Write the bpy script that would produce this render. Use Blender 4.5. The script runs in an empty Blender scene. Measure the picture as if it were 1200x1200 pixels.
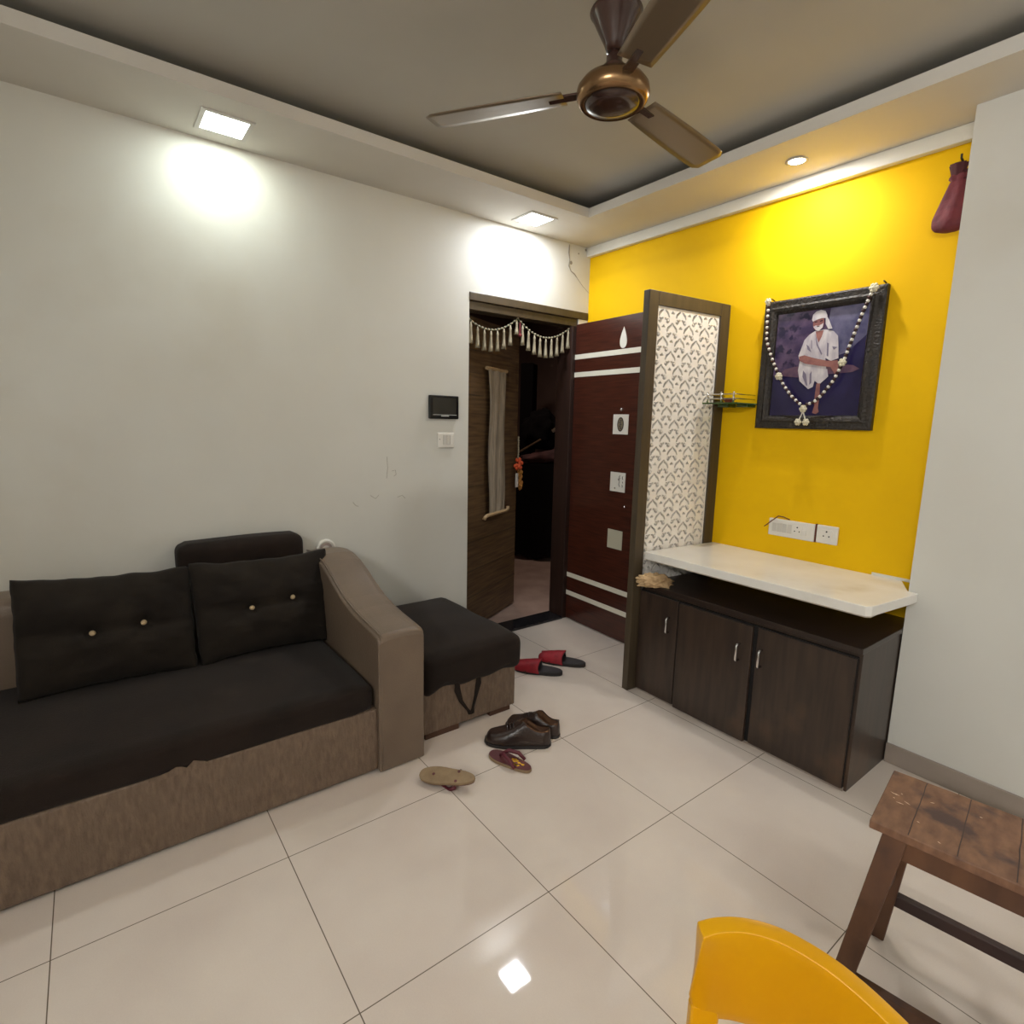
import bpy, bmesh, math, random
from mathutils import Vector, Matrix, noise
random.seed(7)
PI = math.pi
scene = bpy.context.scene
COL = scene.collection

# ------------------------------------------------------------------ materials
def lin(c):
    return tuple((x/12.92 if x <= .04045 else ((x+.055)/1.055)**2.4) for x in (v/255. for v in c))

def mat(name, a, b=None, rough=.5, metal=0., scale=6., stretch=(1, 1, 1), detail=4., lo=.35, hi=.65,
        bump=0., bscale=60., bstretch=(1, 1, 1), coat=0., spec=.5, third=None, tscale=3., tlo=.55, thi=.7, sheen=0.,
        trans=0., emit=None, estr=0., rvar=0.):
    m = bpy.data.materials.new(name); m.use_nodes = True
    N, L = m.node_tree.nodes, m.node_tree.links
    p = N['Principled BSDF']
    p.inputs['Roughness'].default_value = rough
    p.inputs['Metallic'].default_value = metal
    p.inputs['Coat Weight'].default_value = coat
    p.inputs['Coat Roughness'].default_value = .08
    p.inputs['Specular IOR Level'].default_value = spec
    p.inputs['Sheen Weight'].default_value = sheen
    p.inputs['Transmission Weight'].default_value = trans
    p.inputs['Base Color'].default_value = (*lin(a), 1)
    if emit:
        p.inputs['Emission Color'].default_value = (*lin(emit), 1)
        p.inputs['Emission Strength'].default_value = estr
    tc = N.new('ShaderNodeTexCoord')
    def nz(sc, st, det, l, h):
        mp = N.new('ShaderNodeMapping'); mp.inputs['Scale'].default_value = st
        L.new(tc.outputs['Object'], mp.inputs['Vector'])
        t = N.new('ShaderNodeTexNoise'); t.inputs['Scale'].default_value = sc; t.inputs['Detail'].default_value = det
        L.new(mp.outputs[0], t.inputs['Vector'])
        r = N.new('ShaderNodeMapRange'); r.inputs[1].default_value = l; r.inputs[2].default_value = h
        L.new(t.outputs[0], r.inputs[0]); return r.outputs[0], t.outputs[0]
    col = None
    if b:
        f, raw = nz(scale, stretch, detail, lo, hi)
        mx = N.new('ShaderNodeMix'); mx.data_type = 'RGBA'
        mx.inputs[6].default_value = (*lin(a), 1); mx.inputs[7].default_value = (*lin(b), 1)
        L.new(f, mx.inputs[0]); col = mx.outputs[2]
        if rvar:
            r = N.new('ShaderNodeMapRange'); r.inputs[3].default_value = rough; r.inputs[4].default_value = rough+rvar
            L.new(f, r.inputs[0]); L.new(r.outputs[0], p.inputs['Roughness'])
    if third:
        f, raw = nz(tscale, (1, 1, 1), 6., tlo, thi)
        mx = N.new('ShaderNodeMix'); mx.data_type = 'RGBA'
        if col: L.new(col, mx.inputs[6])
        else: mx.inputs[6].default_value = (*lin(a), 1)
        mx.inputs[7].default_value = (*lin(third), 1)
        L.new(f, mx.inputs[0]); col = mx.outputs[2]
    if col: L.new(col, p.inputs['Base Color'])
    if bump:
        f, raw = nz(bscale, bstretch, 3., .2, .8)
        bn = N.new('ShaderNodeBump'); bn.inputs['Strength'].default_value = bump; bn.inputs['Distance'].default_value = .01
        L.new(f, bn.inputs['Height']); L.new(bn.outputs[0], p.inputs['Normal'])
    return m

def tile_mat():
    m = bpy.data.materials.new('floor_tiles'); m.use_nodes = True
    N, L = m.node_tree.nodes, m.node_tree.links
    p = N['Principled BSDF']
    tc = N.new('ShaderNodeTexCoord'); sx = N.new('ShaderNodeSeparateXYZ'); L.new(tc.outputs['Object'], sx.inputs[0])
    def M(op, a, b=None):
        n = N.new('ShaderNodeMath'); n.operation = op
        for i, v in enumerate((a, b)):
            if v is None: continue
            if isinstance(v, (int, float)): n.inputs[i].default_value = v
            else: L.new(v, n.inputs[i])
        return n.outputs[0]
    d = []
    for ax in (0, 1):
        q = M('DIVIDE', sx.outputs[ax], .6)
        r = M('ROUND', q); d.append(M('ABSOLUTE', M('SUBTRACT', q, r)))
    dm = M('MULTIPLY', M('MINIMUM', d[0], d[1]), .6)
    g = N.new('ShaderNodeMapRange'); g.inputs[1].default_value = .0009; g.inputs[2].default_value = .0019
    L.new(dm, g.inputs[0])
    nz = N.new('ShaderNodeTexNoise'); nz.inputs['Scale'].default_value = 2.2; nz.inputs['Detail'].default_value = 8
    L.new(tc.outputs['Object'], nz.inputs['Vector'])
    n2 = N.new('ShaderNodeTexNoise'); n2.inputs['Scale'].default_value = 260; n2.inputs['Detail'].default_value = 2
    L.new(tc.outputs['Object'], n2.inputs['Vector'])
    ad = M('ADD', M('MULTIPLY', nz.outputs[0], .8), M('MULTIPLY', n2.outputs[0], .2))
    mr = N.new('ShaderNodeMapRange'); mr.inputs[1].default_value = .35; mr.inputs[2].default_value = .65; L.new(ad, mr.inputs[0])
    mx = N.new('ShaderNodeMix'); mx.data_type = 'RGBA'
    mx.inputs[6].default_value = (*lin((224, 212, 200)), 1); mx.inputs[7].default_value = (*lin((212, 198, 187)), 1)
    L.new(mr.outputs[0], mx.inputs[0])
    mg = N.new('ShaderNodeMix'); mg.data_type = 'RGBA'; mg.inputs[6].default_value = (*lin((104, 90, 76)), 1)
    L.new(mx.outputs[2], mg.inputs[7]); L.new(g.outputs[0], mg.inputs[0])
    L.new(mg.outputs[2], p.inputs['Base Color'])
    rr = N.new('ShaderNodeMapRange'); rr.inputs[1].default_value = .35; rr.inputs[2].default_value = .7
    rr.inputs[3].default_value = .02; rr.inputs[4].default_value = .07; L.new(nz.outputs[0], rr.inputs[0])
    L.new(rr.outputs[0], p.inputs['Roughness'])
    bn = N.new('ShaderNodeBump'); bn.inputs['Strength'].default_value = .05; bn.inputs['Distance'].default_value = .001
    L.new(g.outputs[0], bn.inputs['Height']); L.new(bn.outputs[0], p.inputs['Normal'])
    return m

M = dict(
    tile=tile_mat(),
    wall=mat('white_wall_paint', (217, 216, 209), (211, 209, 201), rough=.62, scale=1.6, third=(205, 201, 190), tscale=1.3, tlo=.56, thi=.75, bump=.05, bscale=9),
    yellow=mat('yellow_wall_paint', (238, 190, 0), (233, 184, 0), rough=.7, spec=.2, scale=2, bump=.04, bscale=10),
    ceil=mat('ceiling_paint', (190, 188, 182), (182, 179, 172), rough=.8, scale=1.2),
    border=mat('border_paint', (216, 212, 205), (208, 203, 194), rough=.7, scale=1.5),
    cornice=mat('cornice_paint', (222, 220, 210), rough=.5),
    skirt=mat('skirting_tile', (158, 145, 134), (148, 136, 126), rough=.3, scale=5),
    frame=mat('frame_laminate', (76, 64, 47), (65, 54, 40), rough=.45, scale=5, stretch=(6, 6, .5)),
    jambm=mat('jamb_wood', (50, 29, 22), (40, 24, 18), rough=.5, scale=6, stretch=(6, 6, .5)),
    maroon=mat('maroon_veneer', (80, 38, 26), (50, 22, 15), rough=.3, scale=5, stretch=(1.2, 1.2, 22), lo=.3, hi=.7, coat=.25),
    strip=mat('inlay_white', (226, 222, 206), rough=.4),
    paper=mat('sticker_paper', (222, 218, 208), rough=.6),
    dimpaper=mat('plain_inlay', (190, 186, 165), rough=.5),
    ink=mat('printed_ink', (70, 62, 56), rough=.6),
    inkb=mat('printed_oval', (120, 108, 86), rough=.6),
    oak=mat('dark_door_wood', (112, 88, 60), (76, 57, 39), rough=.45, scale=4, stretch=(1, 1, 16), third=(104, 80, 54), tscale=6, tlo=.6, thi=.72),
    black=mat('black_lacquer', (26, 22, 21), rough=.35),
    stone=mat('black_granite', (26, 25, 28), (44, 42, 44), rough=.15, scale=40),
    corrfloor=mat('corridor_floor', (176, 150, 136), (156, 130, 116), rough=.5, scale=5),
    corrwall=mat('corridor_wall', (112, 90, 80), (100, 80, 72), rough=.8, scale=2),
    leather=mat('taupe_leatherette', (118, 101, 85), (106, 90, 76), rough=.36, scale=4, bump=.12, bscale=160),
    croc=mat('textured_taupe_fabric', (120, 100, 83), (100, 82, 67), rough=.5, scale=75, stretch=(1, 1, .3), third=(108, 90, 74), tscale=14, tlo=.5, thi=.7, bump=.5, bscale=90, bstretch=(1, 1, .35)),
    fabric=mat('dark_brown_fabric', (40, 31, 26), (32, 25, 21), rough=.9, scale=5, third=(54, 44, 37), tscale=3.4, tlo=.58, thi=.8, bump=.2, bscale=240, sheen=.06, spec=.15),
    fabric2=mat('black_brown_cushion_cloth', (41, 35, 29), (32, 27, 23), rough=.92, scale=6, bump=.2, bscale=260, sheen=.03, spec=.15),
    ply=mat('raw_plywood_edge', (84, 56, 40), rough=.7),
    gold=mat('pale_button', (206, 180, 140), rough=.35),
    cab=mat('wenge_laminate', (62, 48, 39), (46, 36, 30), rough=.34, scale=7, stretch=(5, 5, .5), third=(92, 68, 48), tscale=2.6, tlo=.6, thi=.8),
    cabtop=mat('wenge_top', (48, 36, 30), (40, 30, 26), rough=.3, scale=5),
    cabin=mat('cabinet_gap', (14, 11, 10), rough=.7),
    marble=mat('cream_marble', (240, 238, 233), (232, 229, 222), rough=.22, scale=5, third=(216, 209, 196), tscale=4, tlo=.62, thi=.8),
    marble_side=mat('marble_edge', (190, 182, 166), (176, 168, 150), rough=.4, scale=14),
    chrome=mat('chrome', (214, 214, 214), rough=.18, metal=1.),
    jali=mat('white_carved_board', (240, 236, 230), (234, 229, 222), rough=.5, scale=12),
    back=mat('lattice_backing', (58, 46, 34), rough=.7),
    picframe=mat('carved_black_frame', (44, 36, 28), (30, 25, 20), rough=.42, scale=30, bump=.5, bscale=90),
    mount=mat('picture_lip', (24, 20, 18), rough=.3),
    p_top=mat('print_mauve_rock', (96, 76, 104), (58, 46, 78), rough=.15, scale=16, third=(40, 32, 62), tscale=22, tlo=.55, thi=.62),
    p_mist=mat('print_pale_mist', (112, 108, 136), (66, 64, 98), rough=.15, scale=14),
    p_low=mat('print_navy', (40, 34, 76), (32, 27, 64), rough=.15, scale=9),
    p_ledge=mat('print_ledge', (104, 76, 92), (84, 62, 84), rough=.15, scale=26),
    p_robe=mat('print_robe', (208, 202, 204), (176, 168, 178), rough=.15, scale=40, stretch=(1, 1, .4)),
    p_fold=mat('print_folds', (120, 112, 132), rough=.15),
    p_skin=mat('print_skin', (156, 106, 100), (130, 86, 86), rough=.15, scale=30),
    p_dark=mat('print_shade', (58, 42, 52), rough=.15),
    pearl=mat('pearl_bead', (226, 222, 212), rough=.25),
    dbead=mat('dark_red_bead', (48, 18, 20), rough=.25),
    flower=mat('cream_flower_charm', (220, 214, 190), (196, 188, 160), rough=.6, scale=80),
    plastic=mat('white_plastic', (226, 222, 214), rough=.32),
    greyplastic=mat('grey_switch', (206, 202, 194), rough=.35),
    hole=mat('socket_hole', (18, 16, 15), rough=.8),
    wire=mat('brown_wire', (96, 40, 20), rough=.5),
    glass=mat('green_glass', (120, 160, 110), rough=.05, trans=.75),
    glassedge=mat('glass_edge', (70, 96, 40), rough=.15, trans=.3),
    clay=mat('clay_red', (140, 62, 44), rough=.6),
    maroonbag=mat('maroon_cloth', (112, 42, 50), (84, 30, 40), rough=.75, scale=14, bump=.3, bscale=30),
    maroondark=mat('maroon_cloth_dark', (70, 24, 32), rough=.8),
    beige=mat('beige_cloth', (196, 166, 126), (168, 138, 100), rough=.85, scale=16, bump=.15, bscale=60),
    fanb=mat('fan_brown', (70, 46, 38), (56, 36, 30), rough=.25, scale=4, coat=.4),
    fanm=mat('fan_bronze_metal', (150, 118, 84), rough=.26, metal=.9),
    fanblade=mat('fan_blade_bronze', (128, 112, 92), rough=.3, metal=.4),
    bezel=mat('black_gloss_plastic', (18, 17, 18), rough=.25),
    screen=mat('grey_screen', (56, 54, 48), (48, 46, 42), rough=.2, scale=6),
    silver=mat('pale_marking', (190, 190, 186), rough=.5),
    pinkgrey=mat('pink_grey_disc', (172, 156, 148), rough=.5),
    shoe=mat('dark_brown_leather', (52, 36, 30), (38, 26, 23), rough=.32, scale=12, coat=.15, bump=.15, bscale=60),
    shoein=mat('brown_lining', (112, 78, 50), (84, 56, 38), rough=.7, scale=20),
    rubber=mat('black_rubber', (34, 30, 30), rough=.6),
    slate=mat('grey_foam_sole', (64, 60, 62), (52, 49, 52), rough=.7, scale=20),
    redstrap=mat('red_strap', (164, 22, 40), (136, 14, 30), rough=.6, scale=30),
    plum=mat('plum_footbed', (104, 54, 56), (88, 42, 46), rough=.6, scale=20),
    plumstrap=mat('plum_strap', (92, 30, 42), rough=.5),
    tansole=mat('tan_sole', (150, 128, 98), (136, 114, 86), rough=.75, scale=24),
    yprint=mat('yellow_print', (222, 168, 40), rough=.6),
    stoolw=mat('worn_brown_wood', (104, 70, 47), (78, 50, 34), rough=.5, scale=5, stretch=(3, 3, .6), third=(60, 40, 32), tscale=8, tlo=.56, thi=.7, bump=.12, bscale=30),
    stooltop=mat('worn_stool_top', (132, 96, 72), (104, 72, 53), rough=.55, scale=16, stretch=(2.5, 1, 1), third=(74, 54, 50), tscale=13, tlo=.54, thi=.68, bump=.12, bscale=60),
    stooldark=mat('dark_rail_wood', (60, 40, 36), (46, 31, 29), rough=.5, scale=7),
    paintfleck=mat('paint_fleck', (214, 190, 166), rough=.7),
    yplastic=mat('yellow_plastic', (216, 158, 6), (208, 148, 3), rough=.3, scale=5, third=(190, 130, 14), tscale=7, tlo=.66, thi=.8),
    scroll=mat('grey_gauze', (164, 150, 130), (136, 124, 106), rough=.85, scale=14, stretch=(5, 5, .5)),
    rod=mat('pale_wood_rod', (178, 150, 112), rough=.5),
    orange=mat('orange_flower', (206, 84, 44), rough=.7),
    goldt=mat('gold_tassel', (196, 142, 60), (140, 84, 34), rough=.5, scale=60),
    tassel=mat('cream_tassel', (168, 158, 134), (132, 122, 100), rough=.7, scale=90, stretch=(1, 1, .2)),
    string=mat('green_grey_string', (96, 104, 84), rough=.6),
    redcloth=mat('dark_red_cloth', (120, 40, 46), (84, 28, 34), rough=.85, scale=10),
    mauvecloth=mat('dusty_pink_cloth', (90, 54, 50), (62, 36, 34), rough=.85, scale=8),
    blackcloth=mat('black_cloth', (14, 11, 11), rough=.95, spec=.1),
    crack=mat('plaster_crack', (150, 142, 128), rough=.9),
    led=mat('led_diffuser', (250, 252, 250), rough=.5, emit=(240, 250, 244), estr=14.),
    ledrim=mat('downlight_rim', (200, 196, 190), rough=.5),
)

# ------------------------------------------------------------------ builders
def link(name, bm, m, parent=None, world=False, smooth=False, bevel=0., bseg=2, sub=0):
    me = bpy.data.meshes.new(name)
    if world and parent is not None:
        bmesh.ops.transform(bm, matrix=Matrix.Translation(parent.location).inverted(), verts=bm.verts)
    bmesh.ops.recalc_face_normals(bm, faces=bm.faces)
    bm.to_mesh(me); bm.free()
    ms = m if isinstance(m, (list, tuple)) else [m]
    for x in ms: me.materials.append(x)
    if smooth:
        for p in me.polygons: p.use_smooth = True
    o = bpy.data.objects.new(name, me); COL.objects.link(o)
    if parent is not None: o.parent = parent
    if bevel:
        b = o.modifiers.new('bevel', 'BEVEL'); b.width = bevel; b.segments = bseg; b.limit_method = 'ANGLE'; b.angle_limit = .6
        b.harden_normals = False
    if sub:
        s = o.modifiers.new('sub', 'SUBSURF'); s.levels = sub; s.render_levels = sub
    return o

def thing(name, label, cat, loc=(0, 0, 0), rot=(0, 0, 0), group=None):
    o = bpy.data.objects.new(name, None); COL.objects.link(o)
    o.location = loc; o.rotation_euler = rot
    o['label'] = label; o['category'] = cat
    if group: o['group'] = group
    return o

def tag(o, label, cat, group=None):
    o['label'] = label; o['category'] = cat
    if group: o['group'] = group
    return o

def struct(name, bm, m, parent=None, label=None, **k):
    o = link(name, bm, m, parent, **k)
    if parent is None: o['kind'] = 'structure'
    if label: o['label'] = label
    return o

def dup(root, loc, rot=None, label=None):
    r = root.copy(); COL.objects.link(r); r.location = loc
    if rot is not None: r.rotation_euler = rot
    if label: r['label'] = label
    for ch in list(root.children):
        c = ch.copy(); COL.objects.link(c); c.parent = r
        for g in list(ch.children):
            d = g.copy(); COL.objects.link(d); d.parent = c
    return r

def BM(): return bmesh.new()
def mi(bm, n0, k):
    bm.faces.ensure_lookup_table()
    for f in bm.faces[n0:]: f.material_index = k

def box(bm, x0, x1, y0, y1, z0, z1):
    v = [bm.verts.new((x, y, z)) for x in (x0, x1) for y in (y0, y1) for z in (z0, z1)]
    for q in ((0, 1, 3, 2), (4, 6, 7, 5), (0, 4, 5, 1), (2, 3, 7, 6), (0, 2, 6, 4), (1, 5, 7, 3)):
        bm.faces.new([v[i] for i in q])
    return bm

def prism(bm, pts, z0, z1, f=lambda a, b, c: (a, b, c)):
    n = len(pts)
    A = [bm.verts.new(f(p[0], p[1], z0)) for p in pts]; B = [bm.verts.new(f(p[0], p[1], z1)) for p in pts]
    bm.faces.new(A[::-1]); bm.faces.new(B)
    for i in range(n):
        j = (i+1) % n; bm.faces.new((A[i], A[j], B[j], B[i]))
    return bm

def tube(bm, pts, r, seg=8, closed=False):
    pts = [Vector(p) for p in pts]; n = len(pts); rings = []
    up0 = None
    for i, p in enumerate(pts):
        if closed: t = pts[(i+1) % n]-pts[i-1]
        else: t = pts[min(i+1, n-1)]-pts[max(i-1, 0)]
        t.normalize()
        if up0 is None:
            up0 = Vector((0, 0, 1)) if abs(t.z) < .9 else Vector((1, 0, 0))
        u = (up0-t*up0.dot(t))
        if u.length < 1e-4: u = t.orthogonal()
        u.normalize(); up0 = u; w = t.cross(u)
        rr = r[i] if isinstance(r, (list, tuple)) else r
        rings.append([bm.verts.new(p+(u*math.cos(2*PI*k/seg)+w*math.sin(2*PI*k/seg))*rr) for k in range(seg)])
    m = n if closed else n-1
    for i in range(m):
        a, b = rings[i], rings[(i+1) % n]
        for k in range(seg):
            bm.faces.new((a[k], a[(k+1) % seg], b[(k+1) % seg], b[k]))
    if not closed:
        bm.faces.new(rings[0][::-1]); bm.faces.new(rings[-1])
    return bm

def lathe(bm, prof, seg=32, c=(0, 0, 0), sx=1., sy=1.):
    rings = []
    for r, z in prof:
        if r < 1e-6: rings.append([bm.verts.new((c[0], c[1], c[2]+z))])
        else: rings.append([bm.verts.new((c[0]+r*sx*math.cos(2*PI*k/seg), c[1]+r*sy*math.sin(2*PI*k/seg), c[2]+z)) for k in range(seg)])
    for a, b in zip(rings[:-1], rings[1:]):
        for k in range(seg):
            q = [a[k % len(a)], a[(k+1) % seg % len(a)] if len(a) > 1 else None, b[(k+1) % seg % len(b)] if len(b) > 1 else None, b[k % len(b)]]
            q = [x for x in q if x is not None]
            if len(a) == 1: q = [a[0], b[(k+1) % seg], b[k]]
            if len(b) == 1: q = [a[k], a[(k+1) % seg], b[0]]
            bm.faces.new(q)
    for e in (rings[0], rings[-1]):
        if len(e) > 2: bm.faces.new(e)
    return bm

def ball(bm, c, r, s=(1, 1, 1), sub=2):
    mt = Matrix.Translation(c) @ Matrix.Diagonal((r*s[0], r*s[1], r*s[2], 1))
    bmesh.ops.create_icosphere(bm, subdivisions=sub, radius=1, matrix=mt); return bm

def grid(bm, nu, nv, f, close_u=False):
    R = [[bm.verts.new(f(i/nu, j/nv)) for j in range(nv+1)] for i in range(nu if close_u else nu+1)]
    for i in range(nu):
        a, b = R[i], R[(i+1) % len(R)]
        for j in range(nv): bm.faces.new((a[j], b[j], b[j+1], a[j+1]))
    return R

def beam(bm, p, q, w, h, up=(0, 0, 1)):
    p, q = Vector(p), Vector(q); t = (q-p).normalized(); u = Vector(up); u = (u-t*u.dot(t)).normalized(); s = t.cross(u)
    A = [bm.verts.new(p+s*a*w/2+u*b*h/2) for a, b in ((-1, -1), (1, -1), (1, 1), (-1, 1))]
    B = [bm.verts.new(q+s*a*w/2+u*b*h/2) for a, b in ((-1, -1), (1, -1), (1, 1), (-1, 1))]
    bm.faces.new(A[::-1]); bm.faces.new(B)
    for i in range(4): bm.faces.new((A[i], A[(i+1) % 4], B[(i+1) % 4], B[i]))
    return bm

def rbox(x0, x1, y0, y1, z0, z1, r, bulge=0., n=14, nz_=0., puff=(0, 0, 0), seed=0):
    """soft box: a dense subdivided box with rounded edges, a crowned top and a little unevenness"""
    bm = BM(); box(bm, x0, x1, y0, y1, z0, z1)
    bmesh.ops.subdivide_edges(bm, edges=bm.edges[:], cuts=n, use_grid_fill=True)
    cx, cy, cz = (x0+x1)/2, (y0+y1)/2, (z0+z1)/2
    for v in bm.verts:
        p = v.co.copy()
        q = Vector((min(max(p.x, x0+r), x1-r), min(max(p.y, y0+r), y1-r), min(max(p.z, z0+r), z1-r)))
        d = p-q
        if d.length > 1e-6: p = q+d.normalized()*r
        a = (p.x-cx)/((x1-x0)/2); b = (p.y-cy)/((y1-y0)/2)
        if p.z > cz: p.z += bulge*(1-a*a)*(1-b*b)
        if nz_: p += Vector((noise.noise((p.x*5+seed, p.y*5, p.z*5)), noise.noise((p.y*5, p.z*5+seed, p.x*5)), noise.noise((p.z*4+9, p.x*4, p.y*4+seed))))*nz_
        v.co = p
    return bm

# ------------------------------------------------------------------ camera
cam = bpy.data.objects.new('camera', bpy.data.cameras.new('camera')); COL.objects.link(cam)
cam.data.sensor_width = 36; cam.data.sensor_fit = 'HORIZONTAL'; cam.data.lens = 36*651.26/1200
rt = Vector((0.60303001, 0.79742678, 0.02157193)); up = Vector((-0.14060178, 0.07962944, 0.9868588)); fw = Vector((-0.78522987, 0.59813852, -0.16013856))
cm = Matrix((rt, up, -fw)).transposed().to_4x4(); cm.translation = Vector((1.70375, -1.01301, 1.41614))
cam.matrix_world = cm; cam.data.clip_start = .05
scene.camera = cam

# ------------------------------------------------------------------ room shell
XL, YB, YC = -1.175, 1.80, 1.64        # left wall, yellow wall, column face
XR, YN = 3.3, -3.1                     # behind the camera
CZ, FZ = 2.685, 2.58
bm = BM(); box(bm, XL-.14, XR+.1, YN-.1, YB+.1, -.05, 0); struct('floor', bm, M['tile'])
bm = BM(); box(bm, -4.2, XL-.14, -.6, 4.6, -.06, -.004); struct('floor_corridor', bm, M['corrfloor'])
# left wall with doorway
DY0, DY1, DZ = .832, 1.715, 2.16
bm = BM()
for a in ((YN-.1, DY0, 0, CZ), (DY1, YB+.1, 0, DZ), (DY0, YB+.1, DZ, CZ)):
    box(bm, XL-.14, XL, a[0], a[1], a[2], a[3])
wl = struct('wall_left', bm, M['wall'])
bm = BM(); box(bm, XL, .935, YB, YB+.1, 0, CZ); struct('wall_back', bm, M['yellow'])
bm = BM(); box(bm, .935, XR+.1, YC, YB+.1, 0, CZ); struct('wall_column', bm, M['wall'])
bm = BM(); box(bm, XR, XR+.1, YN-.1, YC, 0, CZ); struct('wall_right', bm, M['wall'])
bm = BM(); box(bm, XL, XR, YN-.1, YN, 0, CZ); struct('wall_near', bm, M['wall'])
bm = BM(); box(bm, XL-.14, XR+.1, YN-.1, YB+.1, CZ, CZ+.06); struct('ceiling', bm, M['ceil'])
# dropped border round the ceiling
IX0, IX1, IY0, IY1 = -.768, 2.75, -2.55, 1.376
bm = BM()
box(bm, XL, IX0, YN, YB, FZ, FZ+.05); box(bm, IX1, XR, YN, YC, FZ, FZ+.05)
box(bm, IX0, IX1, IY1, YC, FZ, FZ+.05); box(bm, IX0, .935, YC, YB, FZ, FZ+.05); box(bm, IX0, IX1, YN, IY0, FZ, FZ+.05)
struct('trim_1', bm, M['border'])
bm = BM(); box(bm, XL, .935, 1.765, YB, 2.52, FZ); struct('trim_2', bm, M['cornice'], bevel=.004)
bm = BM(); box(bm, .935, XR, YC-.012, YC, 0, .085); struct('baseboard_right', bm, M['skirt'])
# crack and chips in the plaster above the doorway
bm = BM(); cy = [(1.605, 2.57), (1.602, 2.52), (1.612, 2.48), (1.605, 2.44), (1.625, 2.41), (1.66, 2.395), (1.69, 2.37), (1.74, 2.33), (1.80, 2.295)]
tube(bm, [(XL+.001, a, b) for a, b in cy], [.004, .006, .003, .006, .003, .004, .0015, .0015, .001], 5)
ball(bm, (XL, 1.625, 2.462), .012, (.3, 1, 1)); ball(bm, (XL, 1.69, 2.53), .006, (.3, 1, 1)); ball(bm, (XL, 1.755, 2.565), .008, (.6, 1, 1))
link('wall_crack', bm, M['crack'], wl)
# faint pencil scrawls on the plaster
bm = BM()
for y0, z0, pts in ((.30, 1.12, [(0, .09), (.004, .03), (-.003, -.03)]), (.33, 1.1, [(0, .03), (.02, .035), (.025, .01), (.01, 0)]),
                    (.20, .98, [(0, .02), (.03, .0), (.05, .02)]), (.36, .98, [(0, 0), (.03, .01), (.05, -.01)]), (.10, .95, [(0, .02), (.015, 0), (.03, -.005)])):
    tube(bm, [(XL, y0+a, z0+b) for a, b in pts], .0012, 4)
link('pencil_scrawl', bm, M['crack'], wl)

# corridor shell
bm = BM(); box(bm, -4.2, XL-.14, 3.6, 3.7, 0, 2.7); struct('wall_corridor', bm, M['corrwall'])
bm = BM(); box(bm, -4.2, -4.1, -.6, 3.6, 0, 2.7); struct('wall_corridor_far', bm, M['corrwall'])
bm = BM(); box(bm, -4.1, XL-.14, -.6, -.5, 0, 2.7); struct('wall_corridor_near', bm, M['corrwall'])
bm = BM(); box(bm, XL-.24, XL-.14, 1.9, 3.6, 0, 2.7); struct('wall_corridor_side', bm, M['corrwall'])
bm = BM(); box(bm, -4.2, XL-.14, -.6, 3.7, 2.7, 2.76); struct('ceiling_corridor', bm, M['corrwall'])

# doorway frame
bm = BM()
box(bm, -1.30, -1.170, DY0, YB, 2.115, 2.163); box(bm, -1.28, -1.185, DY0, DY1, 2.065, 2.115)
fr = struct('trim_3', bm, M['frame'], bevel=.004)
bm = BM(); box(bm, -1.315, -1.168, 1.655, 1.712, 0, 2.066); box(bm, -1.315, -1.25, DY0-.0, DY0+.03, 0, 2.066)
struct('trim_4', bm, M['jambm'], bevel=.004)
bm = BM(); box(bm, XL-.14, XL+.012, DY0, 1.655, 0, .018); struct('trim_5', bm, M['stone'], bevel=.003)

# maroon entrance door, swung open against the yellow wall
door = bpy.data.objects.new('door_1', None); COL.objects.link(door); door['kind'] = 'structure'
door.location = (-1.166, 1.688, 0); door.rotation_euler = (0, 0, -.036)
bm = BM(); box(bm, 0, .84, 0, .036, .008, 2.075); leaf = link('door_leaf', bm, M['maroon'], door, bevel=.002)
for z in (1.86, 1.742, .335, .20):
    bm = BM(); box(bm, .0, .84, -.003, .0, z-.016, z+.016); o = link('inlay_strip', bm, M['strip'], door)
    o['label'] = 'white horizontal inlay strip'
bm = BM(); pts = [(.040*math.sin(t)*math.sin(t/2)**1.3, .064*math.cos(t)) for t in [2*PI*k/32 for k in range(32)]]
prism(bm, [(.444+a, 1.945+b) for a, b in pts], -.003, 0, lambda a, b, c: (a, c, b)); o = link('teardrop_sticker', bm, M['paper'], door); o['label'] = 'white teardrop sticker'
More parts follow.
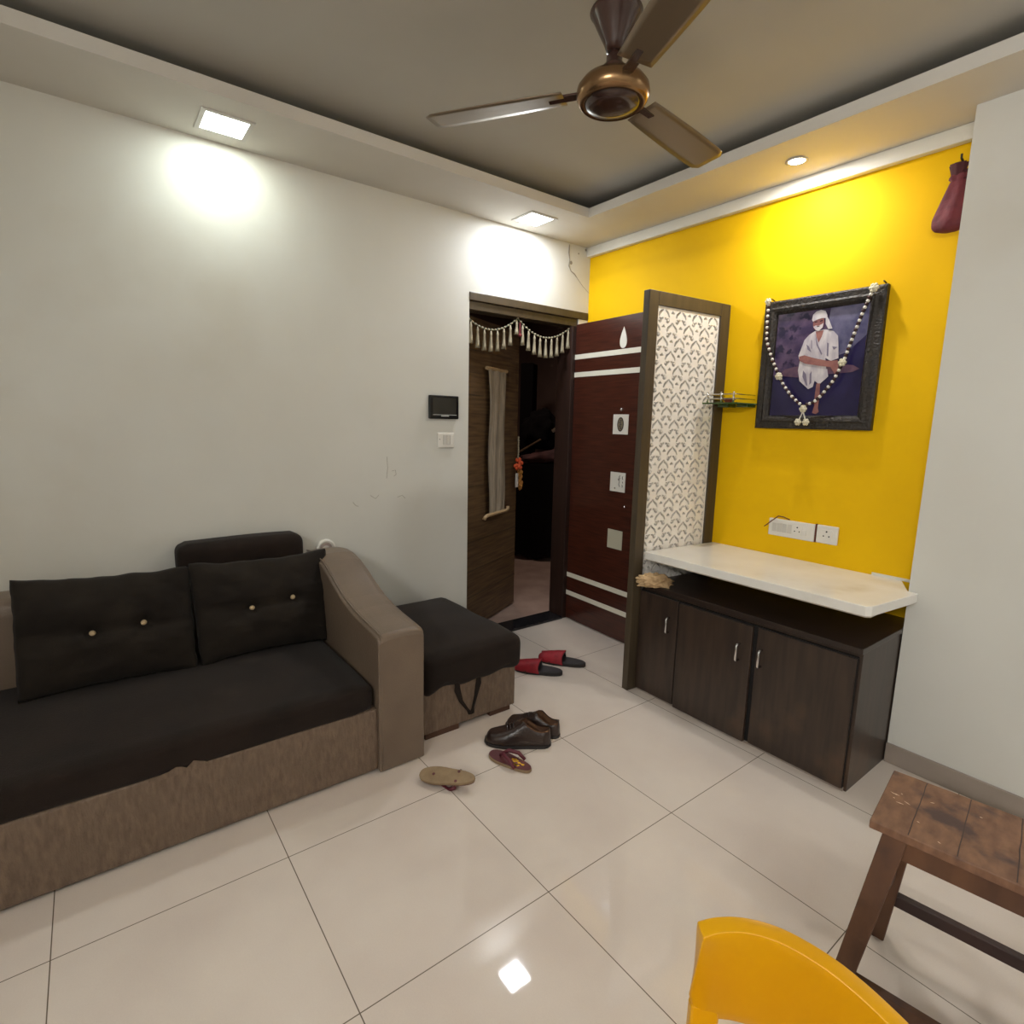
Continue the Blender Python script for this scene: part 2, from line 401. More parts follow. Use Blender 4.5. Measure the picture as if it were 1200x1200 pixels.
for k, z in enumerate((1.415, 1.05, .675)):
    bm = BM(); box(bm, .392, .522, -.003, 0, z-.062, z+.062); s = link('square_inlay', bm, M['dimpaper' if k == 2 else 'paper'], door)
    if k == 0:
        bm = BM(); prism(bm, [(.457+.028*math.cos(t), z+.045*math.sin(t)) for t in [2*PI*i/24 for i in range(24)]], -.0038, -.003, lambda a, b, c: (a, c, b)); n0 = len(bm.faces)
        prism(bm, [(.457+.02*math.cos(t), z+.036*math.sin(t)) for t in [2*PI*i/24 for i in range(24)]], -.0044, -.0038, lambda a, b, c: (a, c, b)); mi(bm, n0, 1); n0 = len(bm.faces)
        for i in range(5):
            prism(bm, [(.457+.009*math.cos(t)+(-1)**i*.003, z-.024+i*.012+.005*math.sin(t)) for t in [2*PI*j/8 for j in range(8)]], -.005, -.0044, lambda a, b, c: (a, c, b))
        mi(bm, n0, 0)
        link('oval_print', bm, [M['ink'], M['inkb']], s)
    if k == 1:
        bm = BM()
        for st in ([(.020, .045), (.012, .032), (.022, .026), (.006, .014), (.018, .006), (.012, -.012), (.02, -.03)], [(.002, .018), (.01, .024), (.016, .012)], [(-.022, -.036), (-.016, -.04), (-.022, -.044), (-.026, -.04)], [(.044, .04), (.04, .03), (.046, .02)], [(.042, .006), (.046, -.004)], [(.04, -.014), (.045, -.024), (.04, -.03)]):
            tube(bm, [(.457+a, -.0036, z+b) for a, b in st], .0018, 5)
        link('ink_writing', bm, M['ink'], s)
bm = BM(); ball(bm, (.46, -.004, 1.507), .011); link('peephole', bm, M['chrome'], door, smooth=True)
bm = BM(); ball(bm, (.53, -.004, .90), .008); link('bolt_head', bm, M['chrome'], door, smooth=True)

# dark inner door, opened outward into the corridor
d2 = bpy.data.objects.new('door_2', None); COL.objects.link(d2); d2['kind'] = 'structure'
D2A = math.atan2(.375, -.19); d2.location = (-1.275, .842, 0); d2.rotation_euler = (0, 0, D2A)
bm = BM(); box(bm, 0, .82, 0, .035, .01, 2.06); link('door_leaf', bm, M['oak'], d2, bevel=.002)
bm = BM()
for z, u0, u1 in ((1.72, 0, .26), (1.58, 0, .28), (1.50, .56, .8), (1.28, .56, .8), (1.19, .5, .82), (.99, 0, .3), (.62, 0, .82), (.42, 0, .82), (.24, .1, .82), (1.86, .1, .7)):
    box(bm, u0, u1, -.002, 0, z-.003, z+.003)
link('groove_line', bm, M['frame'], d2)
def d2w(u, off, z):                 # a point standing off the inner door's room-side face
    return Vector((-1.275, .842, 0))+Vector((math.cos(D2A)*u+math.sin(D2A)*off, math.sin(D2A)*u-math.cos(D2A)*off, z))
# which side of the leaf faces the room: local -y
sc = thing('hanging_scroll', 'long grey gauze scroll between two pale rods hanging on the dark inner door', 'scroll', d2w(.42, .02, 1.76), (0, 0, D2A))
bm = BM(); grid(bm, 14, 40, lambda a, b: ((a-.5)*(.262-.02*math.sin(b*7)-.02*b)+.02*b+.008*math.sin(b*9), -.012-.006*math.sin(a*PI*5+b*3), -.005-.975*b))
link('gauze', bm, M['scroll'], sc, smooth=True)
bm = BM(); tube(bm, [(-.15, -.01, 0), (.14, -.01, 0)], .012); link('rod', bm, M['rod'], sc)
bm = BM(); tube(bm, [(-.158, -.01, -1.005), (-.15, -.014, -.988), (-.12, -.014, -.982), (.17, -.014, -.982), (.192, -.014, -.974), (.197, -.012, -.955)], .013); link('rod', bm, M['rod'], sc, smooth=True)
ch = thing('door_charm', 'orange flower charm with gold tassel and white tag on the dark inner door', 'charm', d2w(.775, .02, 1.31), (0, 0, D2A))
bm = BM(); tube(bm, [(0, -.01, 0), (.004, -.012, -.1), (-.002, -.012, -.17)], .005, 6)
for k in range(9): ball(bm, (.002, -.012, -.018*k-.01), .008, sub=1)
link('cord', bm, M['tassel'], ch)
bm = BM()
for k in range(12): ball(bm, (-.03+random.uniform(-.03, .04), -.03+random.uniform(-.02, .02), -.2+random.uniform(-.035, .03)), .018, (1, .8, 1), 1)
link('flower', bm, M['orange'], ch, smooth=True)
bm = BM()
for k in range(26):
    t = k/25; ball(bm, (-.01+.045*t+random.uniform(-.018, .018), -.025+random.uniform(-.012, .012), -.22-.17*t), .014, (1, .8, 1.4), 1)
link('tassel', bm, M['goldt'], ch, smooth=True)
bm = BM(); box(bm, -.07, -.028, -.03, -.026, -.375, -.27); link('paper_tag', bm, M['paper'], ch, bevel=.001)
# toran over the doorway
to = thing('door_garland', 'cream tasselled garland in two swags hanging across the top of the doorway', 'garland', (-1.20, 1.25, 2.06))
def tz(y):
    if y < 1.21:
        t = (y-.80)/(1.21-.80); return 2.045+(2.062-2.045)*t-.34*t*(1-t)
    t = (y-1.21)/(1.66-1.21); return 2.062-.005*t-.37*t*(1-t)
ys = [.836+.82*k/60 for k in range(61)]
bm = BM(); tube(bm, [(0, y-1.25, tz(y)-2.06) for y in ys], .0035, 6); link('string', bm, M['string'], to)
for k in range(34):
    y = .845+.80*k/33; bm = BM(); ball(bm, (.002, y-1.25, tz(y)-2.06), .0075, (1, 1.2, 1), 1); link('bead', bm, M['tassel'], to, smooth=True)
for k in range(17):
    y = .86+.785*k/16; L_ = .125 if abs(y-1.21) > .03 else .09
    bm = BM(); lathe(bm, [(0, 0), (.004, -.002), (.006, -.015), (.009, -.02), (.007, -.03), (.012, -L_*.8), (.0165, -L_), (0, -L_+.004)], 10, (0, y-1.25, tz(y)-2.065))
    link('tassel', bm, M['tassel'], to, smooth=True)
bm = BM(); tube(bm, [(0, -.02, -.02), (0, -.02, -.1)], .006, 6); ball(bm, (.0, -.018, -.10), .016, (1, 1, .8), 1); o = link('pendant', bm, M['redcloth'], to); o['label'] = 'dark red pendant'

# things out in the corridor
RA = math.atan2(.6, .8)
rk = thing('covered_rack', 'low rack under a black cloth standing in the dark corridor', 'rack', (-2.62, 2.56, 0), (0, 0, RA))
bm = BM(); box(bm, -.31, .78, .03, .42, .05, .99); 
for a in (-.28, .74):
    for b in (.06, .38): box(bm, a-.02, a+.02, b-.02, b+.02, -.004, .06)
link('frame', bm, M['black'], rk)
bm = BM(); grid(bm, 60, 10, lambda a, b: (-.34+1.16*a, .012-.014*math.sin(a*40)*b, 1.0-(.965+.02*math.sin(a*26))*b)); grid(bm, 20, 6, lambda a, b: (-.34+1.16*a, .012+.42*b, 1.0))
link('cloth', bm, M['blackcloth'], rk, smooth=True)
def blob(c, s, seed, amp=.25, sub=4, f=2.2):
    bm = BM(); bmesh.ops.create_icosphere(bm, subdivisions=sub, radius=1)
    for v in bm.verts:
        n = noise.noise(v.co*f+Vector((seed, seed*.7, 0)))+.5*noise.noise(v.co*f*2.3+Vector((0, seed, 3)))
        v.co *= 1+amp*n; v.co = Vector((v.co.x*s[0], v.co.y*s[1], max(v.co.z, -.8)*s[2]))
    bmesh.ops.translate(bm, verts=bm.verts, vec=c); return bm
rp = lambda u, w, z: Vector((-2.62+.8*u-.6*w, 2.56+.6*u+.8*w, z))
o = link('bag', blob((0, 0, 0), (.22, .17, .22), 3), M['blackcloth'], smooth=True); o.location = rp(.0, .2, 1.32); tag(o, 'bulging black bag piled on the covered corridor rack', 'bag')
o = link('cloth_bundle', blob((0, 0, 0), (.34, .12, .07), 8, .3), M['mauvecloth'], smooth=True); o.location = rp(.12, .15, 1.075); o.rotation_euler = (0, -.18, RA); tag(o, 'dusty pink bundle of cloth under the black bag in the corridor', 'cloth')
bm = BM(); tube(bm, [(-.2, -.06, -.08), (.1, -.06, .1)], .010, 7); o = link('stick', bm, M['oak']); o.location = rp(-.04, .02, 1.15); o.rotation_euler = (0, 0, RA); tag(o, 'thin brown stick leaning across the black bag in the corridor', 'stick')
bm = BM(); box(bm, -.05, .06, -.01, .01, -.016, .016); o = link('wooden_slat', bm, M['oak']); o.location = rp(.20, .03, 1.36); o.rotation_euler = (0, -.6, RA); tag(o, 'short tan wooden piece poking out right of the black bag', 'slat')
bm = BM(); box(bm, -.30, -.16, .46, .66, -.004, 2.04); o = link('tall_cupboard', bm, M['blackcloth'], bevel=.01); o.location = (-2.62, 2.56, 0); o.rotation_euler = (0, 0, RA); tag(o, 'tall narrow black cupboard behind the covered rack in the corridor', 'cupboard')
o = link('red_cloth', blob((0, 0, 0), (.10, .07, .07), 5), M['redcloth'], smooth=True); o.location = (-2.24, 2.66, .045); tag(o, 'small crumpled red cloth on the corridor floor beside the rack', 'cloth')

# ------------------------------------------------------------------ carved screen panel beside the cabinet
PA = math.atan2(1.79-1.195, .055)
jp = thing('screen_panel', 'tall brown framed panel of white carved lattice standing against the yellow wall', 'panel', (-.155, 1.195, 0), (0, 0, PA))
W_, H_ = .605, 2.06
# local x runs along the panel toward the wall, local -y faces the room's right side
bm = BM()
box(bm, 0, .065, -.016, .024, .0, H_); box(bm, W_-.075, W_, -.016, .024, 0, H_); box(bm, .065, W_-.075, -.016, .024, H_-.066, H_); box(bm, .065, W_-.075, -.016, .024, 0, .06)
link('frame', bm, M['frame'], jp, bevel=.003)
bm = BM(); box(bm, .06, W_-.07, .012, .02, .05, H_-.06); link('backing_board', bm, M['back'], jp)
# lattice: fine grid of cells, the pierced ones left open
LW, LH, zb = W_-.14, H_-.066-.06, .06
TW, TH = .1217, .137
def seg_d(px, py, ax, ay, bx, by):
    dx, dy = bx-ax, by-ay; t = max(0, min(1, ((px-ax)*dx+(py-ay)*dy)/(dx*dx+dy*dy)))
    return math.hypot(px-ax-t*dx, py-ay-t*dy)
ARC = [(.003, .131), (.009, .122), (.020, .114), (.029, .106), (.034, .094)]
def motif(u, v):                     # u from the motif axis, v above its foot (metres)
    a = abs(u)
    for (p, q), w in zip(zip(ARC[:-1], ARC[1:]), (.0036, .0052, .0064, .0054)):
        if seg_d(a, v, *p, *q) < w: return True
    if math.hypot(a-.027, v-.072) < .0122 and math.hypot(a-.031, v-.0755) > .0048: return True
    if math.hypot(a-.0105, v-.082) < .0066: return True
    if math.hypot(a, v-.047) < .0062 or math.hypot(a-.0068, v-.042) < .005: return True
    return False
def pierced(x, z):
    if x < .008 or x > LW-.008 or z < .008 or z > LH-.012: return False
    zt = LH-z
    for ox, oz in ((0., 0.), (.5, .5)):
        i = math.floor((x-.052)/TW+.5-ox); cxx = .052+(i+ox)*TW
        for dj in (0, 1):
            j = math.floor(zt/TH-oz)+dj-0
            foot = (j+oz)*TH
            if motif(x-cxx, foot-zt+.0) and foot-zt >= 0: return True
    return False
S_ = .0026; nx, nz2 = int(LW/S_), int(LH/S_)
bm = BM(); vt = {}
def V(i, k, y):
    q = (i, k, y)
    if q not in vt: vt[q] = bm.verts.new((.065+i*LW/nx, y, zb+k*LH/nz2))
    return vt[q]
solid = [[not pierced((i+.5)*LW/nx, (k+.5)*LH/nz2) for k in range(nz2)] for i in range(nx)]
for i in range(nx):
    for k in range(nz2):
        if not solid[i][k]: continue
        bm.faces.new((V(i, k, -.006), V(i+1, k, -.006), V(i+1, k+1, -.006), V(i, k+1, -.006)))
        for di, dk, A, B in ((-1, 0, (i, k), (i, k+1)), (1, 0, (i+1, k), (i+1, k+1)), (0, -1, (i, k), (i+1, k)), (0, 1, (i, k+1), (i+1, k+1))):
            a, b = i+di, k+dk
            if 0 <= a < nx and 0 <= b < nz2 and not solid[a][b]:
                bm.faces.new((V(*A, -.006), V(*B, -.006), V(*B, .012), V(*A, .012)))
o = link('carved_lattice', bm, M['jali'], jp); o['label'] = 'white carved lattice board'

# ------------------------------------------------------------------ low cabinet and marble shelf
CX0, CX1, CF, CB, CH = -.118, .93, 1.245, YB-.002, .60
cb = thing('cabinet', 'low dark brown cabinet with three doors under the marble shelf', 'cabinet', (.4, 1.5, 0))
PXF = lambda y: -.155+(y-1.195)*.055/.595+.0185
bm = BM(); prism(bm, [(PXF(CF+.02), CF+.02), (CX1, CF+.02), (CX1, CB), (PXF(CB), CB)], .0, CH-.02)
link('carcass', bm, M['cab'], cb, world=True, bevel=.002)
bm = BM(); prism(bm, [(PXF(CF), CF), (CX1+.004, CF), (CX1+.004, YC-.001), (CX1, YC-.001), (CX1, CB), (PXF(CB), CB)], CH-.022, CH); link('top_board', bm, M['cabtop'], cb, world=True, bevel=.002)
bm = BM(); box(bm, PXF(CF)+.002, CX1-.012, CF+.008, CF+.02, .014, CH-.04); link('shadow_gap', bm, M['cabin'], cb, world=True)
bm = BM(); box(bm, CX0-.004, CX1-.01, CF+.012, CF+.022, .0, .016); link('plinth', bm, M['skirt'], cb, world=True)
for x0, x1, y, hx in ((PXF(CF)+.001, .108, CF+.002, .062), (.124, .505, CF-.012, .452), (.522, CX1-.014, CF+.002, .548)):
    bm = BM(); box(bm, x0, x1, y, y+.018, .012, CH-.045); d = link('door', bm, M['cab'], cb, world=True, bevel=.003)
    zt = .462; bm = BM(); tube(bm, [(hx, y, zt), (hx, y-.022, zt), (hx, y-.026, zt-.006), (hx, y-.026, zt-.07), (hx, y-.022, zt-.076), (hx, y, zt-.076)], .0055, 8)
    h = link('handle', bm, M['chrome'], cb, world=True, smooth=True); h.parent = d
ms = thing('marble_shelf', 'thick cream marble shelf with one cut corner above the dark cabinet', 'shelf', (.4, 1.5, .70))
SH = [(PXF(1.262), 1.262), (.918, 1.262), (.934, 1.28), (.972, 1.632), (.934, 1.636), (.86, YB-.002), (PXF(YB-.002), YB-.002)]
bm = BM(); prism(bm, SH, .722, .762); link('slab', bm, M['marble'], ms, world=True, bevel=.003)
bm = BM(); prism(bm, [(PXF(1.272)+.004, 1.272), (.915, 1.272), (.93, 1.285), (.93, 1.625), (.86, 1.79), (PXF(1.79)+.004, 1.79)], .716, .722); link('underside_lining', bm, M['marble_side'], ms, world=True)
bm = BM(); box(bm, .74, .933, YB-.006, YB-.001, .762, .774); link('plaster_edge', bm, M['cornice'], ms, world=True)

# crumpled cloth on the cabinet
def crumple(c, s, seed, rot):
    bm = BM(); bmesh.ops.create_icosphere(bm, subdivisions=5, radius=1)
    for v in bm.verts:
        p = v.co; n = noise.noise(p*2.6+Vector((seed, 0, 0)))*.5+abs(noise.noise(p*4.5+Vector((0, seed, 0))))*.6-.12+.05*noise.noise(p*9)
        v.co = Vector((p.x*s[0], p.y*s[1], max(p.z, -.55)*s[2]))*(1+.6*n)
    for v in bm.verts: v.co.z = max(v.co.z, -.5*s[2])
    return bm
o = link('dust_cloth', crumple(None, (.088, .055, .04), 4, 0), M['beige'], smooth=True); o.location = (-.05, 1.248, CH+.021); o.rotation_euler = (0, 0, .95)
tag(o, 'crumpled beige cloth on the left end of the dark cabinet', 'cloth')

# ------------------------------------------------------------------ framed picture, garland
pf = thing('framed_picture', 'black framed print of a seated figure in white on the yellow wall', 'picture', (.395, YB, 1.41))
FX0, FX1, FZ0, FZ1 = .125, .670, 1.412, 2.036
def frame_ring(bm, o, i, y0, y1):
    a = [(o[0], o[2]), (o[1], o[2]), (o[1], o[3]), (o[0], o[3])]; b = [(i[0], i[2]), (i[1], i[2]), (i[1], i[3]), (i[0], i[3])]
    VA = [bm.verts.new((x, y0, z)) for x, z in a]; VB = [bm.verts.new((x, y1, z)) for x, z in b]
    for k in range(4): bm.faces.new((VA[k], VA[(k+1) % 4], VB[(k+1) % 4], VB[k]))
rings = [((0, 0), 1.799), ((0, 0), 1.772), ((.008, 0), 1.768), ((.03, 0), 1.770), ((.04, 0), 1.764), ((.052, 0), 1.768), ((.062, 0), 1.778), ((.066, 0), 1.788)]
bm = BM()
for (a, b) in zip(rings[:-1], rings[1:]):
    q = lambda e: (FX0+e, FX1-e, FZ0+e, FZ1-e)
    frame_ring(bm, q(a[0][0]), q(b[0][0]), a[1], b[1])
link('frame', bm, M['picframe'], pf, world=True)
PX0, PX1, PZ0, PZ1 = FX0+.066, FX1-.066, FZ0+.060, FZ1-.060
def PP(u, v): return (PX0+u*(PX1-PX0), PZ1-v*(PZ1-PZ0))
bm = BM(); layer = [0]
def poly(pts, k):
    layer[0] += 1; y = 1.787-.00025*layer[0]
    f = bm.faces.new([bm.verts.new((PP(u, v)[0], y, PP(u, v)[1])) for u, v in pts]); f.material_index = k
def ell(u, v, a, b, k, t0=0, t1=2*PI, n=24): poly([(u+a*math.cos(t0+(t1-t0)*i/n), v+b*math.sin(t0+(t1-t0)*i/n)) for i in range(n)], k)
poly([(0, 0), (1, 0), (1, 1), (0, 1)], 2)
poly([(0, 0), (.62, 0), (.60, .25), (.62, .55), (0, .6)], 0)
poly([(.60, 0), (1, 0), (1, .28), (.82, .42), (.66, .46), (.58, .25)], 1)
for e in ((.12, .28, .13, .08), (.1, .45, .10, .06), (.30, .18, .14, .05), (.24, .36, .1, .06), (.14, .1, .12, .05)): ell(*e, 0)
poly([(.06, .60), (.14, .54), (.32, .515), (.72, .52), (.90, .54), (.97, .575), (.9, .60), (.6, .61), (.3, .625)], 3)
poly([(.31, .47), (.30, .56), (.33, .66), (.44, .74), (.49, .72), (.52, .60), (.62, .56), (.60, .47)], 4)      # lower cloth
poly([(.53, .57), (.50, .66), (.56, .70), (.65, .63), (.63, .56)], 4)
poly([(.36, .56), (.40, .60), (.43, .71), (.41, .70), (.36, .62)], 5); poly([(.46, .57), (.47, .68), (.45, .70), (.44, .6)], 5)
poly([(.53, .69), (.57, .69), (.58, .82), (.575, .92), (.59, .955), (.56, .975), (.515, .965), (.53, .9), (.525, .8)], 6)   # shin and foot
poly([(.34, .28), (.39, .235), (.45, .205), (.57, .20), (.66, .225), (.71, .27), (.725, .36), (.74, .47), (.66, .49), (.60, .46), (.58, .52), (.40, .47), (.30, .45), (.29, .42), (.32, .34)], 4)   # robe
poly([(.46, .21), (.55, .205), (.535, .26), (.505, .315), (.475, .26)], 6)      # neck
for q in ([(.455, .22), (.50, .33), (.56, .42), (.55, .43), (.485, .335)], [(.60, .32), (.62, .33), (.63, .45), (.61, .44)], [(.37, .32), (.40, .34), (.44, .40), (.39, .37)], [(.66, .36), (.72, .37), (.68, .39)], [(.42, .28), (.43, .29), (.44, .37), (.43, .36)]): poly(q, 5)
poly([(.30, .43), (.36, .42), (.48, .455), (.62, .485), (.70, .49), (.72, .53), (.66, .545), (.52, .525), (.38, .50), (.31, .47)], 6)   # forearms
poly([(.67, .49), (.735, .485), (.75, .53), (.76, .60), (.72, .61), (.67, .55)], 6)
ell(.485, .135, .062, .068, 6)
poly([(.43, .165), (.455, .155), (.485, .162), (.52, .15), (.54, .14), (.535, .18), (.50, .205), (.465, .20)], 4)   # beard
poly([(.46, .166), (.485, .162), (.51, .163), (.485, .172)], 7); poly([(.44, .12), (.47, .118), (.47, .127), (.44, .129)], 7); poly([(.50, .116), (.53, .112), (.53, .122), (.50, .126)], 7)
poly([(.41, .10), (.415, .055), (.45, .028), (.50, .02), (.55, .035), (.575, .075), (.575, .10), (.52, .095), (.46, .105), (.42, .118)], 4)   # head cloth
poly([(.555, .06), (.60, .12), (.645, .20), (.60, .20), (.565, .15)], 4)
link('printed_picture', bm, [M[k] for k in ('p_top', 'p_mist', 'p_low', 'p_ledge', 'p_robe', 'p_fold', 'p_skin', 'p_dark')], pf, world=True)
for x in (.155, .652):
    bm = BM(); tube(bm, [(x, YB, 2.045), (x, YB-.03, 2.05)], .003, 6); link('nail', bm, M['picframe'], pf, world=True)

gl = thing('bead_garland', 'white and dark red bead garland with flower charms hung over the framed picture', 'garland', (.39, 1.755, 2.03))
LP = [(.150, 2.036), (.150, 1.94), (.156, 1.85), (.185, 1.775), (.222, 1.70), (.262, 1.63), (.305, 1.575), (.350, 1.535), (.375, 1.525)]
RP = [(.375, 1.525), (.42, 1.54), (.455, 1.575), (.50, 1.64), (.535, 1.73), (.562, 1.83), (.590, 1.93), (.625, 2.030)]
def resample(P, d):
    out = [Vector((P[0][0], 0, P[0][1]))]; acc = 0
    pts = [Vector((a, 0, b)) for a, b in P]
    for a, b in zip(pts[:-1], pts[1:]):
        L_ = (b-a).length; t = d-acc
        while t <= L_: out.append(a+(b-a)*t/L_); t += d
        acc = L_-(t-d)
    return out
base = Vector((.39, 1.755, 2.03))
bm = BM(); tube(bm, [Vector((a, 1.757, b))-base for a, b in LP], .0025, 6); tube(bm, [Vector((a, 1.757, b))-base for a, b in RP], .0025, 6); link('string', bm, M['dbead'], gl)
b0 = BM(); ball(b0, (0, 0, 0), .0078); wb = link('pearl', b0, M['pearl'], gl, smooth=True)
b0 = BM(); ball(b0, (0, 0, 0), .0088); rb = link('dark_bead', b0, M['dbead'], gl, smooth=True)
first = {0: wb, 1: rb}
n = 0
for P in (LP, RP):
    for q in resample(P, .0138)[1:-1]:
        k = n % 2; n += 1
        if first[k] is not None: o = first[k]; first[k] = None
        else: o = (wb, rb)[k].copy(); COL.objects.link(o); o.parent = gl
        o.location = Vector((q.x, 1.755, q.z))-base
def charm(c, r):
    bm = BM()
    for k in range(6): ball(bm, (c[0]+r*.6*math.cos(k*PI/3), c[1], c[2]+r*.6*math.sin(k*PI/3)), r*.5, (1, .7, 1), 1)
    ball(bm, c, r*.6, sub=1); return bm
for x, z, r in ((.150, 2.036, .016), (.625, 2.022, .02), (.240, 1.668, .018), (.530, 1.715, .018), (.376, 1.508, .018)):
    b0 = charm(Vector((x, 1.748, z))-base, r); link('flower_charm', b0, M['flower'], gl, smooth=True)
bm = BM()
for s in (-1, 1): tube(bm, [Vector((.376, 1.75, 1.495))-base, Vector((.376+s*.018, 1.75, 1.45))-base], .003, 6)
link('pendant_cord', bm, M['pearl'], gl)
for s in (-1, 1): link('flower_charm', charm(Vector((.376+s*.019, 1.748, 1.445))-base, .017), M['flower'], gl, smooth=True)

# ------------------------------------------------------------------ switchboards
def socket(par, x, z, s=1.):
    bm = BM()
    for dx, dz, r in ((0, .012, .0036), (-.0115, -.008, .003), (.0115, -.008, .003)):
        tube(bm, [(x+dx*s, YB-.0165, z+dz*s), (x+dx*s, YB-.014, z+dz*s)], r*s, 10)
    link('socket', bm, M['hole'], par, world=True)
sb = thing('switchboard', 'long white switchboard with switches and a socket on the yellow wall', 'switch', (.36, YB, .91))
bm = BM(); box(bm, .242, .474, YB-.013, YB-.0005, .865, .953); link('plate', bm, M['plastic'], sb, world=True, bevel=.004)
for k in range(4):
    bm = BM(); box(bm, .262+.026*k, .285+.026*k, YB-.016, YB-.012, .887, .932); link('switch', bm, M['greyplastic'], sb, world=True, bevel=.0015)
bm = BM(); box(bm, .415, .436, YB-.018, YB-.012, .887, .914); link('switch', bm, M['plastic'], sb, world=True, bevel=.002)
bm = BM(); box(bm, .370, .412, YB-.0155, YB-.012, .885, .934); link('socket_plate', bm, M['plastic'], sb, world=True, bevel=.001)
socket(sb, .391, .912)
s2 = thing('socket_outlet', 'small square white socket plate right of the long switchboard', 'socket', (.53, YB, .91))
bm = BM(); box(bm, .483, .581, YB-.013, YB-.0005, .867, .955); link('plate', bm, M['plastic'], s2, world=True, bevel=.004)
bm = BM(); box(bm, .505, .556, YB-.0155, YB-.012, .887, .936); link('socket_plate', bm, M['plastic'], s2, world=True, bevel=.001)
bm = BM(); box(bm, .4755, .4815, YB-.012, YB-.0005, .866, .956); o = link('side_edge', bm, M['wire'], s2, world=True); o['label'] = 'dark brown gap strip'
socket(s2, .531, .913, 1.1)
bm = BM(); tube(bm, [(.345, YB-.006, .956), (.32, YB-.02, .968), (.295, YB-.024, .970), (.262, YB-.02, .942), (.24, YB-.022, .92), (.225, YB-.024, .905)], .0028, 7)
o = link('loose_wire', bm, M['wire'], smooth=True); tag(o, 'short brown wire drooping over the long switchboard', 'wire')

# glass shelf with rail
gs = thing('glass_shelf', 'small green glass shelf with chrome rail beside the framed picture', 'shelf', (.05, 1.7, 1.535))
bm = BM(); box(bm, PXF(1.7)+.01, .119, 1.60, YB-.002, 1.531, 1.537); link('glass', bm, M['glass'], gs, world=True, bevel=.001)
bm = BM(); box(bm, PXF(1.7)+.01, .119, 1.596, 1.600, 1.530, 1.538); link('glass_edge', bm, M['glassedge'], gs, world=True)
bm = BM()
for z in (1.558, 1.580): tube(bm, [(-.078, YB-.004, z), (-.078, 1.62, z), (-.068, 1.61, z), (.088, 1.61, z), (.098, 1.62, z), (.098, YB-.004, z)], .0028, 7)
link('rail', bm, M['chrome'], gs, world=True, smooth=True)
for x in (-.06, .02, .09):
    bm = BM(); tube(bm, [(x, 1.61, 1.536), (x, 1.61, 1.584)], .0045, 8); ball(bm, (x, 1.61, 1.587), .006, sub=1); link('post', bm, M['chrome'], gs, world=True, smooth=True)
for x in (-.035, .075):
    bm = BM(); box(bm, x-.035, x+.03, 1.72, YB-.002, 1.517, 1.531); link('bracket', bm, M['glassedge'], gs, world=True, bevel=.003)
bm = BM(); lathe(bm, [(0, 0), (.018, 0), (.022, .006), (.034, .024), (.030, .024), (.018, .010), (0, .008)], 20); o = link('clay_lamp', bm, M['clay'], smooth=True); o.location = (.03, 1.67, 1.5372); tag(o, 'small red clay bowl on the glass shelf', 'bowl')

# hanging maroon bag
hb = thing('drawstring_bag', 'maroon cloth pouch hanging high on the yellow wall beside the white column', 'bag', (.868, 1.745, 2.428))
bm = BM()
def bagf(a, b):
    t = b; w = .016+.046*min(1, (t/.75)**.9) if t > .12 else .02+.012*abs(math.sin(t*26))
    if t > .82: w *= math.sqrt(max(0., 1-((t-.82)/.18)**2))*.6+.4
    th = a*2*PI; f = 1+.12*math.sin(th*5+t*4)*(1-.5*t)
    return (w*math.cos(th)*f-.004*t+.010, w*.55*math.sin(th)*f, -.03-.21*t)
R = grid(bm, 40, 26, bagf, True); bm.faces.new([r[-1] for r in R]); bm.faces.new([r[0] for r in R])
link('pouch', bm, M['maroonbag'], hb, smooth=True)
bm = BM()
def ruff(a, b):
    th = a*2*PI; return ((.015+.012*b)*math.cos(th)*(1+.25*math.sin(th*7))+.006, (.014+.008*b)*math.sin(th), -.045+.05*b)
grid(bm, 36, 6, ruff, True); link('gathered_top', bm, M['maroondark'], hb, smooth=True)
bm = BM(); tube(bm, [(.0, 0, -.02), (.004, .02, .0), (.002, .05, .028)], .004, 6); tube(bm, [(.02, .0, -.03), (.045, .01, -.02), (.046, .01, -.05), (.02, 0, -.05)], .009, 6); link('cord', bm, M['maroondark'], hb, smooth=True)
bm = BM(); tube(bm, [(.002, .054, .028), (.002, .03, .036), (.002, .028, .05)], .004, 6); link('hook', bm, M['picframe'], hb, smooth=True)

# ------------------------------------------------------------------ left wall fittings
im = thing('video_intercom', 'black wall monitor with grey screen beside the doorway', 'intercom', (XL, .655, 1.49))
bm = BM(); box(bm, XL, XL+.022, .557, .752, 1.424, 1.558); link('housing', bm, M['bezel'], im, world=True, bevel=.006)
bm = BM(); box(bm, XL+.0215, XL+.023, .578, .732, 1.452, 1.545); link('screen', bm, M['screen'], im, world=True)
bm = BM(); box(bm, XL+.0215, XL+.023, .578, .735, 1.446, 1.449)
for k in range(7): box(bm, XL+.0215, XL+.0232, .632+.0075*k, .638+.0075*k, 1.438, 1.4445)
link('printed_marking', bm, M['silver'], im, world=True)
ws = thing('wall_switch', 'small white wall switch below the black monitor', 'switch', (XL, .67, 1.30))
bm = BM(); box(bm, XL, XL+.012, .616, .728, 1.256, 1.346); link('plate', bm, M['plastic'], ws, world=True, bevel=.005)
for k in range(3):
    bm = BM(); box(bm, XL+.011, XL+.015, .650+.024*k, .672+.024*k, 1.275, 1.332); link('switch', bm, M['greyplastic' if k < 2 else 'plastic'], ws, world=True, bevel=.002)
bm = BM(); ball(bm, (XL+.012, .628, 1.306), .003, sub=1); link('screw', bm, M['hole'], ws, world=True)
rg = thing('pipe_ring', 'round white ring fitting on the wall above the sofa arm', 'fitting', (XL, -.057, .735))
bm = BM(); pts = [(.05, 0), (.05, .018), (.044, .024), (.036, .022), (.032, .014)]
